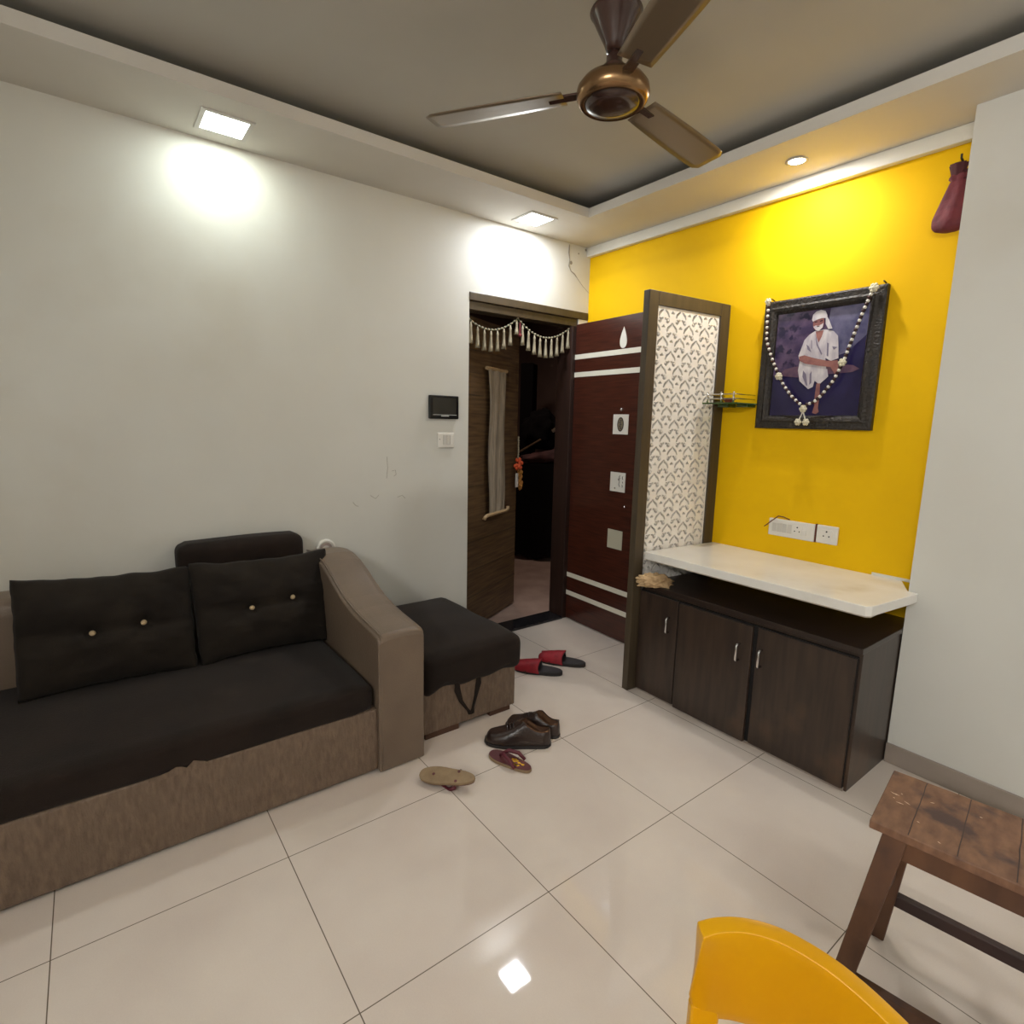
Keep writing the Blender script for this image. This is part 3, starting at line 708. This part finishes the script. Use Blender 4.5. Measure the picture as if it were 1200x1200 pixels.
lathe(bm, [(r, z) for r, z in pts], 32); bmesh.ops.rotate(bm, verts=bm.verts, matrix=Matrix.Rotation(PI/2, 3, 'Y')); link('ring', bm, M['plastic'], rg, smooth=True)
bm = BM(); lathe(bm, [(0, .012), (.015, .012), (.02, .015), (.034, .015), (.034, .004), (0, .004)], 28); bmesh.ops.rotate(bm, verts=bm.verts, matrix=Matrix.Rotation(PI/2, 3, 'Y')); link('center_disc', bm, M['pinkgrey'], rg, smooth=True)

# ------------------------------------------------------------------ sofa
sf = thing('sofa', 'long taupe leatherette sofa with dark brown fabric seat along the white wall', 'sofa', (-.7, -1.0, 0))
SY0, SY1 = -2.35, -.185
bm = BM(); box(bm, -1.16, -.25, SY0, SY1+.01, .012, .275); link('base', bm, M['croc'], sf, world=True, bevel=.008)
bm = BM(); box(bm, -1.1, -.275, SY0+.03, .0, .0, .014); link('plinth', bm, M['cabin'], sf, world=True)
bm = rbox(-1.12, -.247, SY0, SY1, .262, .378, .035, .012, 26, .005); link('seat_cushion', bm, M['fabric'], sf, world=True, smooth=True)
bm = BM()
prev = None
tp = [(-.66, -.003), (-.665, .006), (-.68, .012), (-.70, .020), (-.72, .004), (-.735, .012), (-.75, .016), (-.77, .008), (-.79, .006), (-.82, -.002)]
prism(bm, [(a, .262) for a, b in tp[::-1]]+[(a, .272+b*1.2) for a, b in tp], -.2485, -.2455, lambda a, b, c: (c, a-.12, b)); o = link('torn_edge', bm, M['croc'], sf, world=True)
bm = rbox(-1.172, -.98, SY0, SY1+.01, .25, .725, .04, 0, 12); link('backrest', bm, M['leather'], sf, world=True, smooth=True)
# arm: S-shaped profile swept across its width
prof = [(-.232, .004), (-.232, .30), (-.230, .56), (-.236, .577), (-.25, .586), (-.30, .592), (-.40, .600), (-.50, .612), (-.60, .634), (-.70, .668), (-.79, .706), (-.88, .738), (-.97, .755), (-1.06, .758), (-1.13, .748), (-1.165, .72), (-1.17, .5), (-1.17, .004)]
def arm(bm, y0, y1):
    nW = 8; rows = []
    for j in range(nW+1):
        t = j/nW; y = y0+(y1-y0)*t; e = abs(2*t-1); row = []
        for x, z in prof:
            dz = -.014*e**4 if z > .5 else 0
            row.append(bm.verts.new((x, y, z+dz)))
        rows.append(row)
    for a, b in zip(rows[:-1], rows[1:]):
        for k in range(len(prof)): bm.faces.new((a[k], a[(k+1) % len(prof)], b[(k+1) % len(prof)], b[k]))
    bm.faces.new(rows[0]); bm.faces.new(rows[-1])
bm = BM(); arm(bm, -.178, .022); a1 = link('arm', bm, M['leather'], sf, world=True, bevel=.006, bseg=3)
bm = BM(); tube(bm, [(x, -.166, z-.002) for x, z in prof[3:15]], .0035, 6); tube(bm, [(-.233, -.166, z) for z in (.02, .2, .4, .575)], .003, 6)
o = link('seam', bm, M['leather'], sf, world=True, smooth=True); o.parent = a1
bm = BM(); arm(bm, SY0-.2, SY0); link('arm', bm, M['leather'], sf, world=True, bevel=.006, bseg=3)
bm = rbox(-1.17, -1.02, -.745, -.205, .70, .855, .045, .004, 12, .003); link('headrest', bm, M['fabric'], sf, world=True, smooth=True)

def pillow(name, label, TL, TR, BR_, BL, T, seed, buttons):
    TL, TR, BR_, BL = map(Vector, (TL, TR, BR_, BL)); c = (TL+TR+BR_+BL)/4
    nrm = (TR-TL).cross(TL-BL).normalized()
    if nrm.x < 0: nrm = -nrm
    root = thing(name, label, 'cushion', c, (0, 0, 0), 'loose sofa cushions')
    def S(u, v, s):
        p = (TL*(1-u)+TR*u)*(1-v)+(BL*(1-u)+BR_*u)*v
        a, b = abs(2*u-1), abs(2*v-1)
        pin = .035*(1-a**2)*(-1 if v < .5 else 1)*(b**2); p = p+(TL-BL).normalized()*(pin*.45+.007*noise.noise((u*7+seed, v*2, 1))*b**4)+(TR-TL).normalized()*.008*noise.noise((u*2, v*8+seed, 4))*a**4
        h = ((1-a**2.6)*(1-b**2.6))**.55*T/2
        dim = 0
        for bu, bv in buttons: dim += math.exp(-(((u-bu)*1.4)**2+((v-bv)*1.0)**2)/.0022)*.75+math.exp(-((v-bv-.05*(u-.5))/.022)**2)*.20
        w = noise.noise((u*5+seed, v*5, s))*.28+.14*noise.noise((u*9+seed, v*20, s*3))*(.4+a*a)
        h *= (1+w)
        if s > 0: h -= min(dim, .8)*T*.30*(1-a**6)
        return p+nrm*h*s-c
    bm = BM(); nU, nV = 48, 36
    F = grid(bm, nU, nV, lambda u, v: S(u, v, 1)); G = grid(bm, nU, nV, lambda u, v: S(u, v, -1))
    bmesh.ops.remove_doubles(bm, verts=bm.verts, dist=1e-4)
    link('cover', bm, M['fabric2'], root, smooth=True)
    for bu, bv in buttons:
        q = S(bu, bv, 1); bm = BM(); ball(bm, q+nrm*.006, .0115, sub=2); link('button', bm, M['gold'], root, smooth=True)
    return root
pillow('back_cushion', 'wide dark cushion with two pale buttons, away from the sofa arm', (-.965, -1.283, .805), (-.955, -.712, .782), (-.81, -.725, .378), (-.80, -1.285, .392), .17, 1, ((.40, .535), (.69, .50)))
pillow('back_cushion', 'smaller dark cushion with two pale buttons, against the sofa arm', (-.955, -.715, .790), (-.965, -.128, .782), (-.815, -.185, .376), (-.805, -.712, .384), .16, 5, ((.39, .53), (.70, .485)))

# ottoman
ot = thing('ottoman', 'brown ottoman with dark fabric top between the sofa arm and doorway', 'ottoman', (-.68, .33, 0))
bm = BM(); box(bm, -1.06, -.33, .07, .578, .03, .26); link('base', bm, M['croc'], ot, world=True, bevel=.006)
bm = BM(); box(bm, -1.04, -.34, .085, .26, .0, .03); box(bm, -1.04, -.345, .44, .56, .0, .03); box(bm, -1.0, -.38, .1, .54, .012, .03); link('plinth', bm, M['ply'], ot, world=True)
bm = rbox(-1.075, -.305, .052, .612, .222, .392, .05, .022, 24, .008, seed=4)
for v in bm.verts:
    if v.co.z < .26 and v.co.x > -.4: v.co.z += .02*noise.noise((v.co.y*9, 2, 0))-.02*math.exp(-((v.co.y-.09)/.05)**2)
link('seat_cushion', bm, M['fabric'], ot, world=True, smooth=True)
def ribbon(bm, pts, w):
    pr = None
    for p, s in zip(pts, [w*(1+.4*math.sin(i*1.7)) for i in range(len(pts))]):
        q = (bm.verts.new((p[0], p[1]-s/2, p[2])), bm.verts.new((p[0]+.004, p[1], p[2])), bm.verts.new((p[0], p[1]+s/2, p[2])))
        if pr:
            for k in (0, 1): bm.faces.new((pr[k], pr[k+1], q[k+1], q[k]))
        pr = q
for ys_ in ([(.235, .245), (.242, .20), (.262, .14), (.30, .085), (.318, .06)], [(.352, .245), (.357, .20), (.345, .15), (.328, .09), (.322, .06)]):
    bm = BM(); ribbon(bm, [(-.318-.008*(i > 0), y, z) for i, (y, z) in enumerate(ys_)], .024)
    link('hanging_tie', bm, M['fabric'], ot, world=True, smooth=True)

# ------------------------------------------------------------------ footwear
def sole_pts(L, W, n=40, waist=.18):
    out = []
    for i in range(n):
        t = 2*PI*i/n; x = math.cos(t); y = math.sin(t)
        w = W/2*(1+.16*x-waist*math.exp(-((x+.15)/.38)**2)*.6)
        out.append((L/2*x*(1 if True else 1), w*(abs(y)**.8)*(1 if y > 0 else -1)))
    return out
def shoe(name, label, heel, toe, group):
    h, t = Vector((*heel, 0)), Vector((*toe, 0)); d = t-h; L = d.length
    r = thing(name, label, 'shoe', (h+t)/2, (0, 0, math.atan2(d.y, d.x)), group)
    k = L/.28
    def W(s): return k*(.034+.016*math.sin(min(1, s/.9)*PI*.62)**1.5+.006*math.exp(-((s-.66)/.16)**2))*(1 if s > .13 else math.sqrt(max(.04, 1-((.13-s)/.134)**2)))*(1 if s < .82 else math.sqrt(max(0.02, 1-((s-.82)/.19)**2)))
    def Hh(s):    # height of rim / vamp along the shoe, heel 0 .. toe 1
        if s < .42: return k*(.082-.014*math.sin(min(1, s/.34)*PI)+.023*(s/.42)**2)
        u = min(1., (s-.42)/.58); return k*((.062*(1-u)**2.1+.043+.010*u*(1-u)*2)/1.0)*(1 if u < .86 else math.sqrt(max(.05, 1-((u-.86)/.15)**2)))
    n = 36; m = 18
    bm = BM(); rows = []
    for i in range(n+1):
        s = i/n; x = -L/2+.004+(L-.008)*s; w, hh = W(s), Hh(s); row = []
        hs = .010*max(0, 1-s/.12)
        opn = s < .46
        op = .62*w*(1 if s < .36 else max(.12, 1-(s-.36)/.1)) if opn else 0.
        for j in range(m+1):
            a = j/m                       # 0..1 from the left rim down.. full outer half section per side
            # outer wall from bottom (a=0) up to rim/top (a=1)
            ang = a*PI/2; y = w*(math.cos(ang)**.55 if a < 1 else 0); z = .012+(hh-.012)*math.sin(ang)**.9
            y = max(y, op) if opn else y
            if a < .12: y = w*(.93+.07*a/.12)
            row.append((x+hs*a**1.5, y, z))
        rows.append(row)
    for sgn in (1, -1):
        R = [[bm.verts.new((p[0], p[1]*sgn, p[2])) for p in row] for row in rows]
        for a, b in zip(R[:-1], R[1:]):
            for j in range(m): bm.faces.new((a[j], b[j], b[j+1], a[j+1]))
        if sgn == 1: RA_ = R
        else: RB_ = R
    bm.faces.new([v for v in RA_[0]]+[v for v in RB_[0][::-1]])
    bmesh.ops.remove_doubles(bm, verts=bm.verts, dist=2e-4)
    link('upper', bm, M['shoe'], r, smooth=True)
    bm = BM(); rows = []
    for i in range(18):
        s = .02+.44*i/17; x = -L/2+.006+(L-.008)*s; w, hh = W(s), Hh(s); op = .62*w*(1 if s < .36 else max(.12, 1-(s-.36)/.1)); row = []
        for j in range(13):
            a = -1+2*j/12; row.append(bm.verts.new((x, (op+.002)*(a if abs(a) < .8 else math.copysign(1, a)), .02+(hh-.02)*(abs(a)**3))))
        rows.append(row)
    for a, b in zip(rows[:-1], rows[1:]):
        for j in range(12): bm.faces.new((a[j], b[j], b[j+1], a[j+1]))
    bm.faces.new(rows[0])
    link('lining', bm, M['shoein'], r, smooth=True)
    bm = BM(); o1 = [(-L/2+.002+(L-.002)*i/24, W(i/24)*1.03) for i in range(25)]
    prism(bm, o1+[(x, -y) for x, y in o1[::-1]], .0, .014); link('sole', bm, M['rubber'], r, bevel=.002)
    bm = BM()
    for q in range(3):
        x = L*(.06+.045*q); tube(bm, [(x, -.022*k, Hh(.5+x/L)*.90+.006), (x+.006, 0, Hh(.5+x/L)+.006), (x, .022*k, Hh(.5+x/L)*.90+.006)], .003, 6)
    link('lace', bm, M['shoe'], r, smooth=True)
    return r
shoe('leather_shoe', 'dark brown leather shoe nearest the plum flip-flop', (.012, .525), (-.188, .302), 'brown leather shoes')
shoe('leather_shoe', 'dark brown leather shoe behind its partner, nearest the ottoman', (-.012, .598), (-.245, .468), 'brown leather shoes')

def slide(heel, toe, label):
    h, t = Vector((*heel, 0)), Vector((*toe, 0)); d = t-h; L = d.length
    r = thing('slide_sandal', label, 'sandal', (h+t)/2, (0, 0, math.atan2(d.y, d.x)), 'red strap slides')
    bm = BM(); prism(bm, sole_pts(L, .106), 0, .022); link('sole', bm, M['rubber'], r, bevel=.003)
    bm = BM(); prism(bm, sole_pts(L*.965, .097), .022, .026); link('footbed', bm, M['slate'], r, bevel=.002)
    def st(u, v):
        th = -.12+(PI+.24)*u; x = -.015+.145*v+.006*math.sin(th*3); w = .055-.012*v*v; hh = .068-.026*v
        return (x, w*math.cos(th), .012+hh*max(0, math.sin(th))**.8+.004*noise.noise((u*6, v*6, L*50)))
    bm = BM(); grid(bm, 24, 10, st); o = link('strap', bm, [M['redstrap'], M['rubber']], r, smooth=True)
    sm = o.modifiers.new('solid', 'SOLIDIFY'); sm.thickness = .005; sm.offset = -1
    sm.material_offset = 1; sm.material_offset_rim = 1
    return r
slide((-.478, 1.035), (-.70, .86), 'red strapped dark slide sandal in front, beside the ottoman corner')
slide((-.482, 1.222), (-.715, 1.058), 'red strapped dark slide sandal behind its pair, nearer the open maroon door')

def flipflop(name, label, L, loc, rot, loop=False):
    r = thing(name, label, 'sandal', loc, rot, 'plum flip-flops')
    bm = BM(); prism(bm, sole_pts(L, .078), 0, .013); link('sole', bm, M['tansole'], r, bevel=.002)
    bm = BM(); prism(bm, sole_pts(L*.985, .075), .013, .017); fb = link('footbed', bm, M['plum'], r, bevel=.001)
    bm = BM()
    for k in range(9):
        a = k*.9; x, y = -.055+.009*k*.6+random.uniform(-.01, .01), random.uniform(-.02, .02)
        prism(bm, [(x+.008*math.cos(q)*(1+.5*math.cos(3*q+k)), y+.006*math.sin(q)) for q in [2*PI*j/10 for j in range(10)]], .0172, .0178)
    q = link('printed_pattern', bm, M['yprint'], r); q.parent = fb
    bm = BM(); T_ = L*.24
    for s in (-1, 1):
        tube(bm, [(T_, 0, .014), (T_-.006, s*.004, .028), (T_-.03, s*.018, .042), (T_-.07, s*.034, .038), (T_-.10, s*.039, .016)], [.006, .006, .008, .0085, .007], 8)
    link('strap', bm, M['plumstrap'], r, smooth=True)
    if loop:
        bm = BM()
        for x, y in ((T_, 0), (T_-.1, .022), (T_-.1, -.022)): tube(bm, [(x, y, -.0012), (x, y, .001)], .006, 10)
        link('strap_plug', bm, M['plum'], r)
    return r
ff = Vector((.105, .32, 0))-Vector((-.075, .262, 0))
flipflop('flip_flop', 'plum flip-flop lying the right way up in front of the leather shoes', ff.length+.02, (.013, .293, 0), (0, 0, math.atan2(-ff.y, -ff.x)))
uu = Vector((.075, .068, 0))-Vector((-.085, -.055, 0))
flipflop('flip_flop', 'overturned flip-flop showing its tan sole', uu.length+.03, (-.018, .005, .042), (PI-.30, .10, math.atan2(-uu.y, -uu.x)), True)

# ------------------------------------------------------------------ wooden stool
SA = math.atan2(.15, .989)
st = thing('stool', 'worn brown wooden stool near the white column', 'stool', (1.281, .40, 0), (0, 0, SA))
TLn, TWd, TZ = .385, .276, .50        # local x along the long side, local y toward the wall
bm = BM()
pl = [(0, .075), (.078, .165), (.168, .262), (.265, TLn)]
for k, (a, b) in enumerate(pl):
    pass
box(bm, 0, TLn, 0, TWd, TZ-.022, TZ)
link('seat', bm, M['stooltop'], st, bevel=.003)
bm = BM()
for a, b in pl[:-1]:
    grid(bm, 1, 24, lambda u, v: (b-.0011+.0022*u+.0015*noise.noise((v*6, b*40, 0)), .004+(TWd-.008)*v, TZ+.0003))
link('board_joints', bm, M['stooldark'], st)
bm = BM()
for k in range(14):
    x, y = random.uniform(.01, TLn*.9), random.uniform(.02, TWd-.02)
    if k < 7: x, y = random.uniform(.015, .06), random.uniform(.12, .22)
    a = random.uniform(-.5, .5); l = random.uniform(.002, .008); prism(bm, [(x-l*math.cos(a), y-l*math.sin(a)), (x, y-.0012), (x+l*math.cos(a), y+l*math.sin(a)), (x, y+.0012)], TZ, TZ+.0004)
sp_ = link('paint_fleck', bm, M['paintfleck'], st)
legs = {}
for i, (tx, bx) in enumerate(((.052, -.020), (TLn-.052, TLn+.03))):
    for j, (ty, by) in enumerate(((.036, -.055), (TWd-.036, TWd-.008))):
        if (i, j) == (0, 1): tx, bx = .056, .013
        bm = BM(); T0, B0 = Vector((tx, ty, TZ-.022)), Vector((bx, by, 0)); legs[i, j] = (T0, B0)
        ca = [bm.verts.new(T0+Vector((a*.025, b*.02, 0))) for a, b in ((-1, -1), (1, -1), (1, 1), (-1, 1))]
        cb_ = [bm.verts.new(B0+Vector((a*.021, b*.018, 0))) for a, b in ((-1, -1), (1, -1), (1, 1), (-1, 1))]
        bm.faces.new(ca); bm.faces.new(cb_[::-1])
        for q in range(4): bm.faces.new((ca[q], cb_[q], cb_[(q+1) % 4], ca[(q+1) % 4]))
        link('leg', bm, M['stoolw'], st, bevel=.003)
def on_leg(i, j, z): T0, B0 = legs[i, j]; return B0+(T0-B0)*(z/T0.z)
for j, z in ((0, .445), (1, .445)):
    bm = BM(); beam(bm, on_leg(0, j, z), on_leg(1, j, z), .022, .05); link('apron', bm, M['stoolw'], st, bevel=.002)
for i in (0, 1):
    bm = BM(); beam(bm, on_leg(i, 0, .445), on_leg(i, 1, .445), .022, .05); link('apron', bm, M['stoolw'], st, bevel=.002)
bm = BM(); beam(bm, on_leg(0, 0, .095), on_leg(1, 0, .095), .022, .034); link('stretcher', bm, M['stoolw'], st, bevel=.002)
bm = BM(); beam(bm, on_leg(0, 1, .14), on_leg(1, 1, .14), .022, .034); o = link('stretcher', bm, M['stooldark'], st, bevel=.002); o['label'] = 'darker stretcher'
for i in (0, 1):
    bm = BM(); beam(bm, on_leg(i, 0, .23), on_leg(i, 1, .23), .02, .03); link('stretcher', bm, M['stoolw'], st, bevel=.002)

# ------------------------------------------------------------------ yellow plastic chair
yc = thing('plastic_chair', 'bright yellow moulded plastic chair beside the wooden stool', 'chair', (1.53, -.50, 0))
ARCX = [(1.338, -.412, .742), (1.352, -.392, .750), (1.378, -.368, .756), (1.415, -.347, .757), (1.468, -.331, .750), (1.525, -.326, .736), (1.585, -.334, .722), (1.64, -.355, .708), (1.685, -.392, .694), (1.71, -.43, .684)]
ARCX = [(a+.014, b+.008, c-.008) for a, b, c in ARCX]
def arc_at(u):
    f = u*(len(ARCX)-1); i = min(int(f), len(ARCX)-2); t = f-i
    P = [Vector(ARCX[max(0, min(len(ARCX)-1, i+k))]) for k in (-1, 0, 1, 2)]
    return .5*((2*P[1])+(P[2]-P[0])*t+(2*P[0]-5*P[1]+4*P[2]-P[3])*t*t+(3*P[1]-P[0]-3*P[2]+P[3])*t**3)
def backf(u, v):
    p = arc_at(u); c = Vector((1.53, -.52, 0)); d = Vector((p.x-c.x, p.y-c.y, 0)).normalized()
    hgt = .125+.052*min(1, u/.09, (1-u)/.09)
    return p+Vector((0, 0, -hgt*v))+d*.030*v
bm = BM(); grid(bm, 44, 10, backf)
o = link('backrest', bm, M['yplastic'], yc, world=True, smooth=True)
sm = o.modifiers.new('solid', 'SOLIDIFY'); sm.thickness = .022; sm.offset = 1
bv = o.modifiers.new('bev', 'BEVEL'); bv.width = .007; bv.segments = 3; bv.limit_method = 'ANGLE'; bv.angle_limit = .8
for u in (.105, .36, .64, .895):
    bm = BM(); p0_ = arc_at(u); p = backf(u, .86)+Vector((p0_.x-1.53, p0_.y+.52, 0)).normalized()*.010; q = Vector((1.53+(p.x-1.53)*.97, -.52+(p.y+.52)*.92, .435))
    beam(bm, p, q, .042 if u in (.105, .895) else .03, .017, up=(p.x-1.53, p.y+.52, 0)); link('back_post', bm, M['yplastic'], yc, world=True, bevel=.004)
bm = rbox(1.335, 1.725, -.78, -.36, .415, .447, .014, -.008, 10); link('seat', bm, M['yplastic'], yc, world=True, smooth=True)
for a, b in ((1.355, -.385), (1.705, -.385), (1.355, -.755), (1.705, -.755)):
    bm = BM(); dx = .03 if a > 1.5 else -.03; dy = .03 if b > -.5 else -.03
    ca = [bm.verts.new((a+s*.021, b+t*.021, .42)) for s, t in ((-1, -1), (1, -1), (1, 1), (-1, 1))]; cc = [bm.verts.new((a+dx+s*.015, b+dy+t*.015, 0)) for s, t in ((-1, -1), (1, -1), (1, 1), (-1, 1))]
    bm.faces.new(ca); bm.faces.new(cc[::-1])
    for q in range(4): bm.faces.new((ca[q], cc[q], cc[(q+1) % 4], ca[(q+1) % 4]))
    link('leg', bm, M['yplastic'], yc, world=True, bevel=.004)

# ------------------------------------------------------------------ ceiling fan
FN = Vector((.386, .34, 2.40))
fn = thing('ceiling_fan', 'brown three bladed ceiling fan with bronze motor housing', 'fan', FN)
bm = BM(); lathe(bm, [(0, -.036), (.05, -.035), (.078, -.029), (.088, -.018)], 40); link('bottom_cap', bm, M['fanb'], fn, smooth=True)
bm = BM(); lathe(bm, [(.086, -.022), (.094, -.027), (.105, -.016), (.111, .0), (.108, .018), (.094, .036), (.066, .052), (.034, .060), (0, .062)], 48); link('motor_housing', bm, M['fanm'], fn, smooth=True)
bm = BM(); lathe(bm, [(0, .055), (.034, .058), (.034, .078), (.024, .088), (.024, .105), (.014, .112), (.014, CZ-2.40-.001), (0, CZ-2.40-.001)], 24); link('down_rod', bm, M['fanb'], fn, smooth=True)
bm = BM(); lathe(bm, [(.014, .118), (.026, .119), (.031, .135), (.052, .175), (.070, .212), (.078, .222), (.076, .227), (.014, .222)], 36); link('canopy', bm, M['fanb'], fn, smooth=True)
bl = None
for k in range(3):
    a = math.radians(216+120*k)
    if bl is None:
        bm = BM()
        def bf(u, v):
            x = .15+.45*u; w = .052+.020*u-.012*u*u*u; e = 1 if u < .93 else math.sqrt(max(.0, 1-((u-.93)/.07)**2))*.25+.75
            y = (v-.5)*2*w*e; return (x, y, .012-.10*y*1.6-.012*u)
        grid(bm, 20, 6, bf); bl = link('blade', bm, M['fanblade'], fn, smooth=True); sm = bl.modifiers.new('s', 'SOLIDIFY'); sm.thickness = .003
        bm = BM(); beam(bm, (.095, 0, .012), (.20, 0, .010), .034, .006); br = link('blade_arm', bm, M['fanb'], fn, bevel=.001); br.parent = bl
        bl.rotation_euler = (0, 0, a)
    else:
        o = bl.copy(); COL.objects.link(o); o.rotation_euler = (0, 0, a); q = br.copy(); COL.objects.link(q); q.parent = o

# ------------------------------------------------------------------ downlights
def area(loc, size, power, col=(1, 1, 1), spread=PI, name='downlight_lamp', rot=(0, 0, 0), shape='SQUARE'):
    l = bpy.data.lights.new(name, 'AREA'); l.energy = power; l.size = size; l.shape = shape; l.color = col; l.spread = spread
    o = bpy.data.objects.new(name, l); COL.objects.link(o); o.location = loc; o.rotation_euler = rot; return o
def downlight(x, y, label, s=.085, power=20, col=(1, 1, 1), group='square downlights'):
    r = thing('downlight', label, 'light', (x, y, FZ), (0, 0, 0), group)
    bm = BM(); o_, i_ = s+.012, s-.006
    for q in ((-o_, o_, -o_, -i_), (-o_, o_, i_, o_), (-o_, -i_, -i_, i_), (i_, o_, -i_, i_)): box(bm, q[0], q[1], q[2], q[3], -.005, 0)
    link('rim', bm, M['ledrim'], r)
    bm = BM(); box(bm, -i_, i_, -i_, i_, -.003, 0); link('diffuser', bm, M['led'], r)
    area((x, y, FZ-.006), 2*i_, power, col); return r
LC = (.90, 1.0, .93)
downlight(-.99, -.47, 'square white downlight in the ceiling border above the sofa', power=2.8, col=LC)
downlight(-.99, 1.155, 'square white downlight in the ceiling border above the doorway', power=9, col=(.90, .94, 1.0))
sp = thing('spot_light', 'small round spotlight in the ceiling border over the framed picture', 'light', (.32, 1.577, FZ))
bm = BM(); lathe(bm, [(.040, 0), (.046, -.004), (.036, -.006), (.034, -.002)], 28); link('rim', bm, M['ledrim'], sp, smooth=True)
bm = BM(); lathe(bm, [(0, -.003), (.034, -.003), (.034, 0), (0, 0)], 24); link('diffuser', bm, M['led'], sp)
area((.32, 1.577, FZ-.007), .06, 8.5, (1, .97, .93), shape='DISK')
# unseen downlights on the rest of the border, mostly added to fill room and column
for x, y, p in ((-.99, -2.1, .6), (2.2, 1.5, 2.5), (3.0, .0, 6), (3.0, -1.7, 5), (1.0, -2.8, 4), (2.3, -2.8, 14)):
    downlight(x, y, {(-.99, -2.1): 'square downlight in the border over the far end of the sofa', (2.2, 1.5): 'added square fill downlight in the border in front of the white column', (3.0, .0): 'added square fill downlight in the right hand border level with the fan',
              (3.0, -1.7): 'added square fill downlight in the right hand border behind the yellow chair', (1.0, -2.8): 'added square fill downlight in the near border, the one closer to the sofa', (2.3, -2.8): 'added square fill downlight in the near border, the one farther from the sofa'}[(x, y)], power=p, col=(.98, .985, 1.0))
tl = thing('fill_tube_light', 'added white fill tube light, out of view on the near wall behind the yellow chair', 'light', (2.3, YN-.003, 2.42))  # unseen tube light added to brighten the upper part of the column
bm = BM(); box(bm, -.62, .62, 0, .035, -.03, .03); link('batten', bm, M['plastic'], tl, bevel=.004)
bm = BM(); tube(bm, [(-.59, .052, 0), (.59, .052, 0)], .014, 12); link('tube', bm, M['led'], tl, smooth=True)
tb = area((2.3, YN+.08, 2.42), 1.18, 31, (1, .97, .93), 2.3, name='fill_tube_lamp', rot=(PI/2, 0, 0), shape='RECTANGLE'); tb.data.size_y = .03
area((-2.4, 1.9, 2.68), .3, 9.0, (1, .80, .68), name='corridor_fill')  # added fill light without a fixture, lifts the dark corridor

w = bpy.data.worlds.new('world'); scene.world = w; w.use_nodes = True
w.node_tree.nodes['Background'].inputs[0].default_value = (.05, .05, .05, 1)
scene.view_settings.view_transform = 'Standard'; scene.view_settings.look = 'None'
scene.view_settings.exposure = 0.0; scene.view_settings.gamma = 1.0
